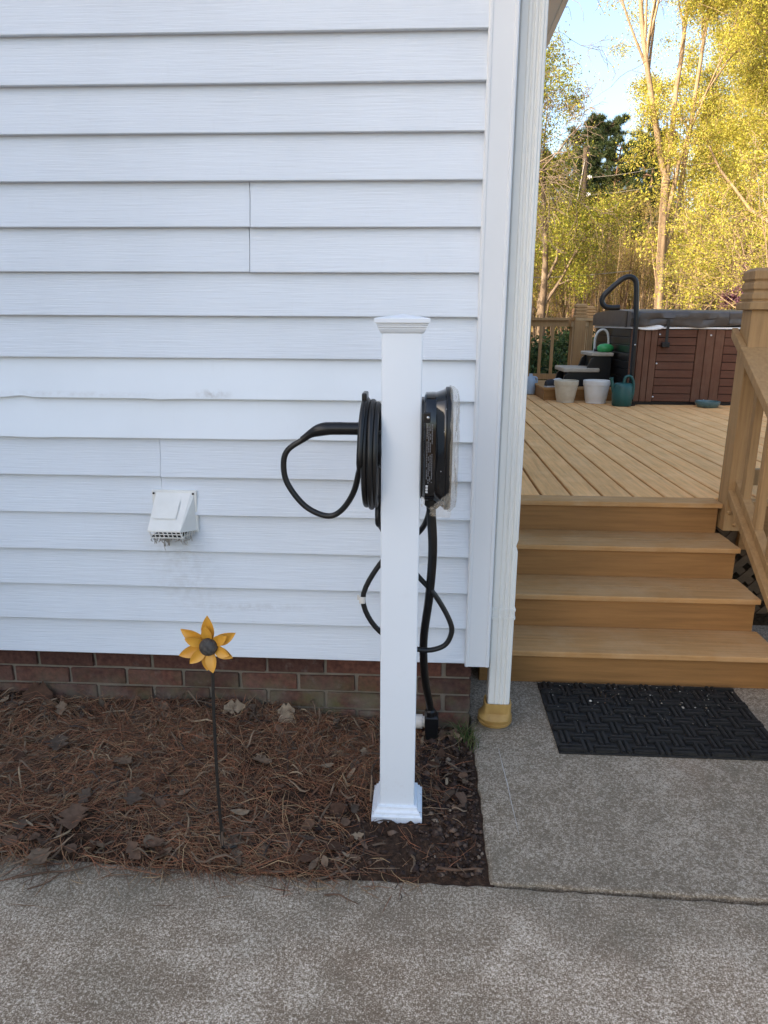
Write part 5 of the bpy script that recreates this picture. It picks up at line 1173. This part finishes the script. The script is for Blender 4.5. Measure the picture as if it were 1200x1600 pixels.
# pale bent saplings standing just behind the tub
for x, y, H, seed, lab in ((6.95, 21.0, 9.0, 111, 'pale thin sapling standing behind the hot tub cover'), (9.1, 24.0, 6.0, 112, 'short pale leaning sapling left of the stair post cap')):
    broadleaf('pale_sapling', (x, y, gz(x, y)), H, 0.075, seed, 2500, 0.07, YEL, lab, None, THIN, 'bark_tan', (0.05, 0, 1), 0.2, 0.8)
# redbud: purple haze of small flowers
RB = [(0.30, 0.13, 0.24), (0.36, 0.18, 0.28), (0.24, 0.10, 0.18), (0.30, 0.16, 0.14), (0.4, 0.24, 0.3)]
broadleaf('redbud_tree', (10.9, 23.5, gz(10.9, 23.5)), 4.6, 0.06, 121, 5000, 0.05, RB, 'small redbud with purple blossom left of the stair post', None, SPREAD, 'bark_grey', spread=0.08, trunkfrac=0.45)
# evergreen understory bushes seen through the railing
rr = random.Random(5)
GB = 'low evergreen bushes behind the deck railing'
BUSH = [dict(seg=5, n=(6, 8), ang=45, wig=0.12, up=0.03, t0=0.1, taper=0.7, sides=5), dict(len=0.7, seg=4, n=(4, 6), ang=45, wig=0.2, up=0.02, t0=0.1, rr=0.6, sides=3), dict(len=0.6, seg=3, n=(3, 5), ang=45, wig=0.2, t0=0.1, rr=0.6, sides=3, tiplev=3), dict(len=0.6, seg=3, wig=0.2, rr=0.6, sides=3)]
DKG = [(0.03, 0.06, 0.018), (0.05, 0.085, 0.025), (0.02, 0.04, 0.014), (0.08, 0.10, 0.03), (0.14, 0.12, 0.04)]
for i, (x, y, h, lab) in enumerate(((1.6, 11.5, 0.95, 'low evergreen bush seen through the left balusters'), (2.4, 12.5, 1.1, 'low evergreen bush behind the railing post'), (3.1, 14.0, 1.2, 'broad evergreen bush behind the angled railing'), (0.9, 13.0, 1.6, 'evergreen bush nearest the downspout edge'))):
    broadleaf('evergreen_bush', (x, y, gz(x, y)), h, 0.05, 130 + i, 6000, 0.06, DKG, lab, GB, BUSH, 'bark_grey', spread=0.15, trunkfrac=0.7, cat='bush')
# the far wood that closes the view: trunks and leaves nobody could count
r = np.random.default_rng(200); t = Tree(201)
for i in range(420):
    y = r.uniform(56, 92); x = (y + 2) * r.uniform(-0.25, 0.75); H = r.uniform(7, 13); z0 = gz(x, min(y, 89)); rd = r.uniform(0.06, 0.16)
    P = np.array([(x + 0.25 * math.sin(k_ + i) * k_ / 5, y, z0 + H * k_ / 5) for k_ in range(6)]); t.tube(P, rd * np.linspace(1, 0.25, 6), 4)
for i in range(150):  # unseen trunks left of the view, added to shade the woods
    y = r.uniform(20, 56); x = (y + 2) * r.uniform(-0.45, 0.06); H = r.uniform(8, 12); z0 = gz(x, y); rd = r.uniform(0.06, 0.16)
    P = np.array([(x + 0.25 * math.sin(k_ + i) * k_ / 5, y, z0 + H * k_ / 5) for k_ in range(6)]); t.tube(P, rd * np.linspace(1, 0.25, 6), 4)
me = np_mesh('trunks', np.concatenate(t.V), np.concatenate(t.F), None, None, 'bark_tan', True)
fw_ = tag(put('far_wood', me), 'far wood closing the view behind the yard', 'woodland', kind='stuff')
N = 110000; cy2 = r.uniform(56, 96, N); cx2 = (cy2 + 2) * r.uniform(-0.28, 0.78, N)
hh = 5.5 + 2.2 * np.sin(cx2 * 0.45) + 1.5 * np.sin(cx2 * 1.3 + cy2) + 1.0 * np.sin(cy2 * 0.7)
cz2 = np.abs(r.beta(1.3, 1.5, N)) * hh * 1.75 + 0.4
N2 = 30000; cy3 = r.uniform(20, 56, N2); cx3 = (cy3 + 2) * r.uniform(-0.45, 0.05, N2); cz3 = r.beta(1.6, 1.3, N2) * 9.5 + 0.4  # second set: foliage for the unseen left trunks, added to cast shade
V, F, T = leaf_cloud(r, np.concatenate([np.stack([cx2, cy2, cz2], 1), np.stack([cx3, cy3, cz3], 1)]), np.concatenate([np.full(N, 0.30), np.full(N2, 0.17)]), [BRN[0], OLV[1], GRN[2], BRN[3], OLV[3]], PRB)
f2 = put('foliage', np_mesh('foliage', V, F, None, T, 'leaf'), fw_); f2['kind'] = 'stuff'
# leaf litter lying on the wood's floor
N = 30000; cy2 = r.uniform(8.5, 50, N); cx2 = (cy2 + 2) * r.uniform(0.05, 0.6, N); cz2 = np.array([terrain_h(a, b) for a, b in zip(cx2, cy2)]) + 0.02
V, F, T = leaf_cloud(r, np.stack([cx2, cy2, cz2], 1), 0.12, [(0.16, 0.09, 0.05), (0.22, 0.13, 0.07), (0.11, 0.065, 0.04), (0.28, 0.19, 0.11), (0.10, 0.10, 0.04)], PRB)
tag(put('forest_leaf_litter', np_mesh('forest_leaf_litter', V, F, None, T, 'dead_leaf')), 'brown leaf litter on the wooded ground behind the deck', 'leaf litter', kind='stuff')

# ---------------------------------------------------------------- utility pole
up_ = empty('utility_pole', (9.0, 42, gz(9, 42)), 'dark wooden utility pole with white insulators in front of the pines', 'utility pole')
bz = gz(9, 42)
MB().tube([(9.02, 42, bz), (8.92, 42, 5), (8.79, 42, 10.9)], [0.23, 0.20, 0.16], 12).build('shaft', 'pole_wood', up_, auto=R(60))
MB().tube([(8.75, 41.85, 10.3), (8.45, 41.85, 8.0), (8.05, 41.85, 4.8)], 0.035, 6).build('guy_guard', 'wire', up_)
for z in (9.35, 8.45): MB().lathe([(0.03, -0.12), (0.12, -0.1), (0.07, -0.04), (0.13, -0.02), (0.07, 0.05), (0.10, 0.08), (0.03, 0.12)], (9.08, 41.9, z), 12, 'x').build('insulator', 'insulator', up_, auto=R(60)); MB().tube([(8.80, 42, z), (9.0, 41.9, z)], 0.03, 6).build('insulator_arm', 'pole_wood', up_)
for z, z2, x2, y2 in ((9.35, 10.8, 16, 38.0), (8.45, 9.9, 16, 38.0), (7.3, 7.5, 17, 40)):
    pts = [(9.15 + (x2 - 9.15) * k_ / 12, 41.9 + (y2 - 41.9) * k_ / 12, z + (z2 - z) * k_ / 12 - 0.5 * math.sin(math.pi * k_ / 12)) for k_ in range(13)]
    MB().tube(pts, 0.011, 5).build('wire', 'wire', up_)
cbl = MB().tube([(2.0 + 0.9 * k_, 25.5, 3.05 - 0.12 * math.sin(math.pi * k_ / 6) + 0.035 * k_) for k_ in range(7)], 0.02, 6)
tag(cbl.build('service_cable', 'wire'), 'pale cable strung across the woods behind the grab rail', 'cable')
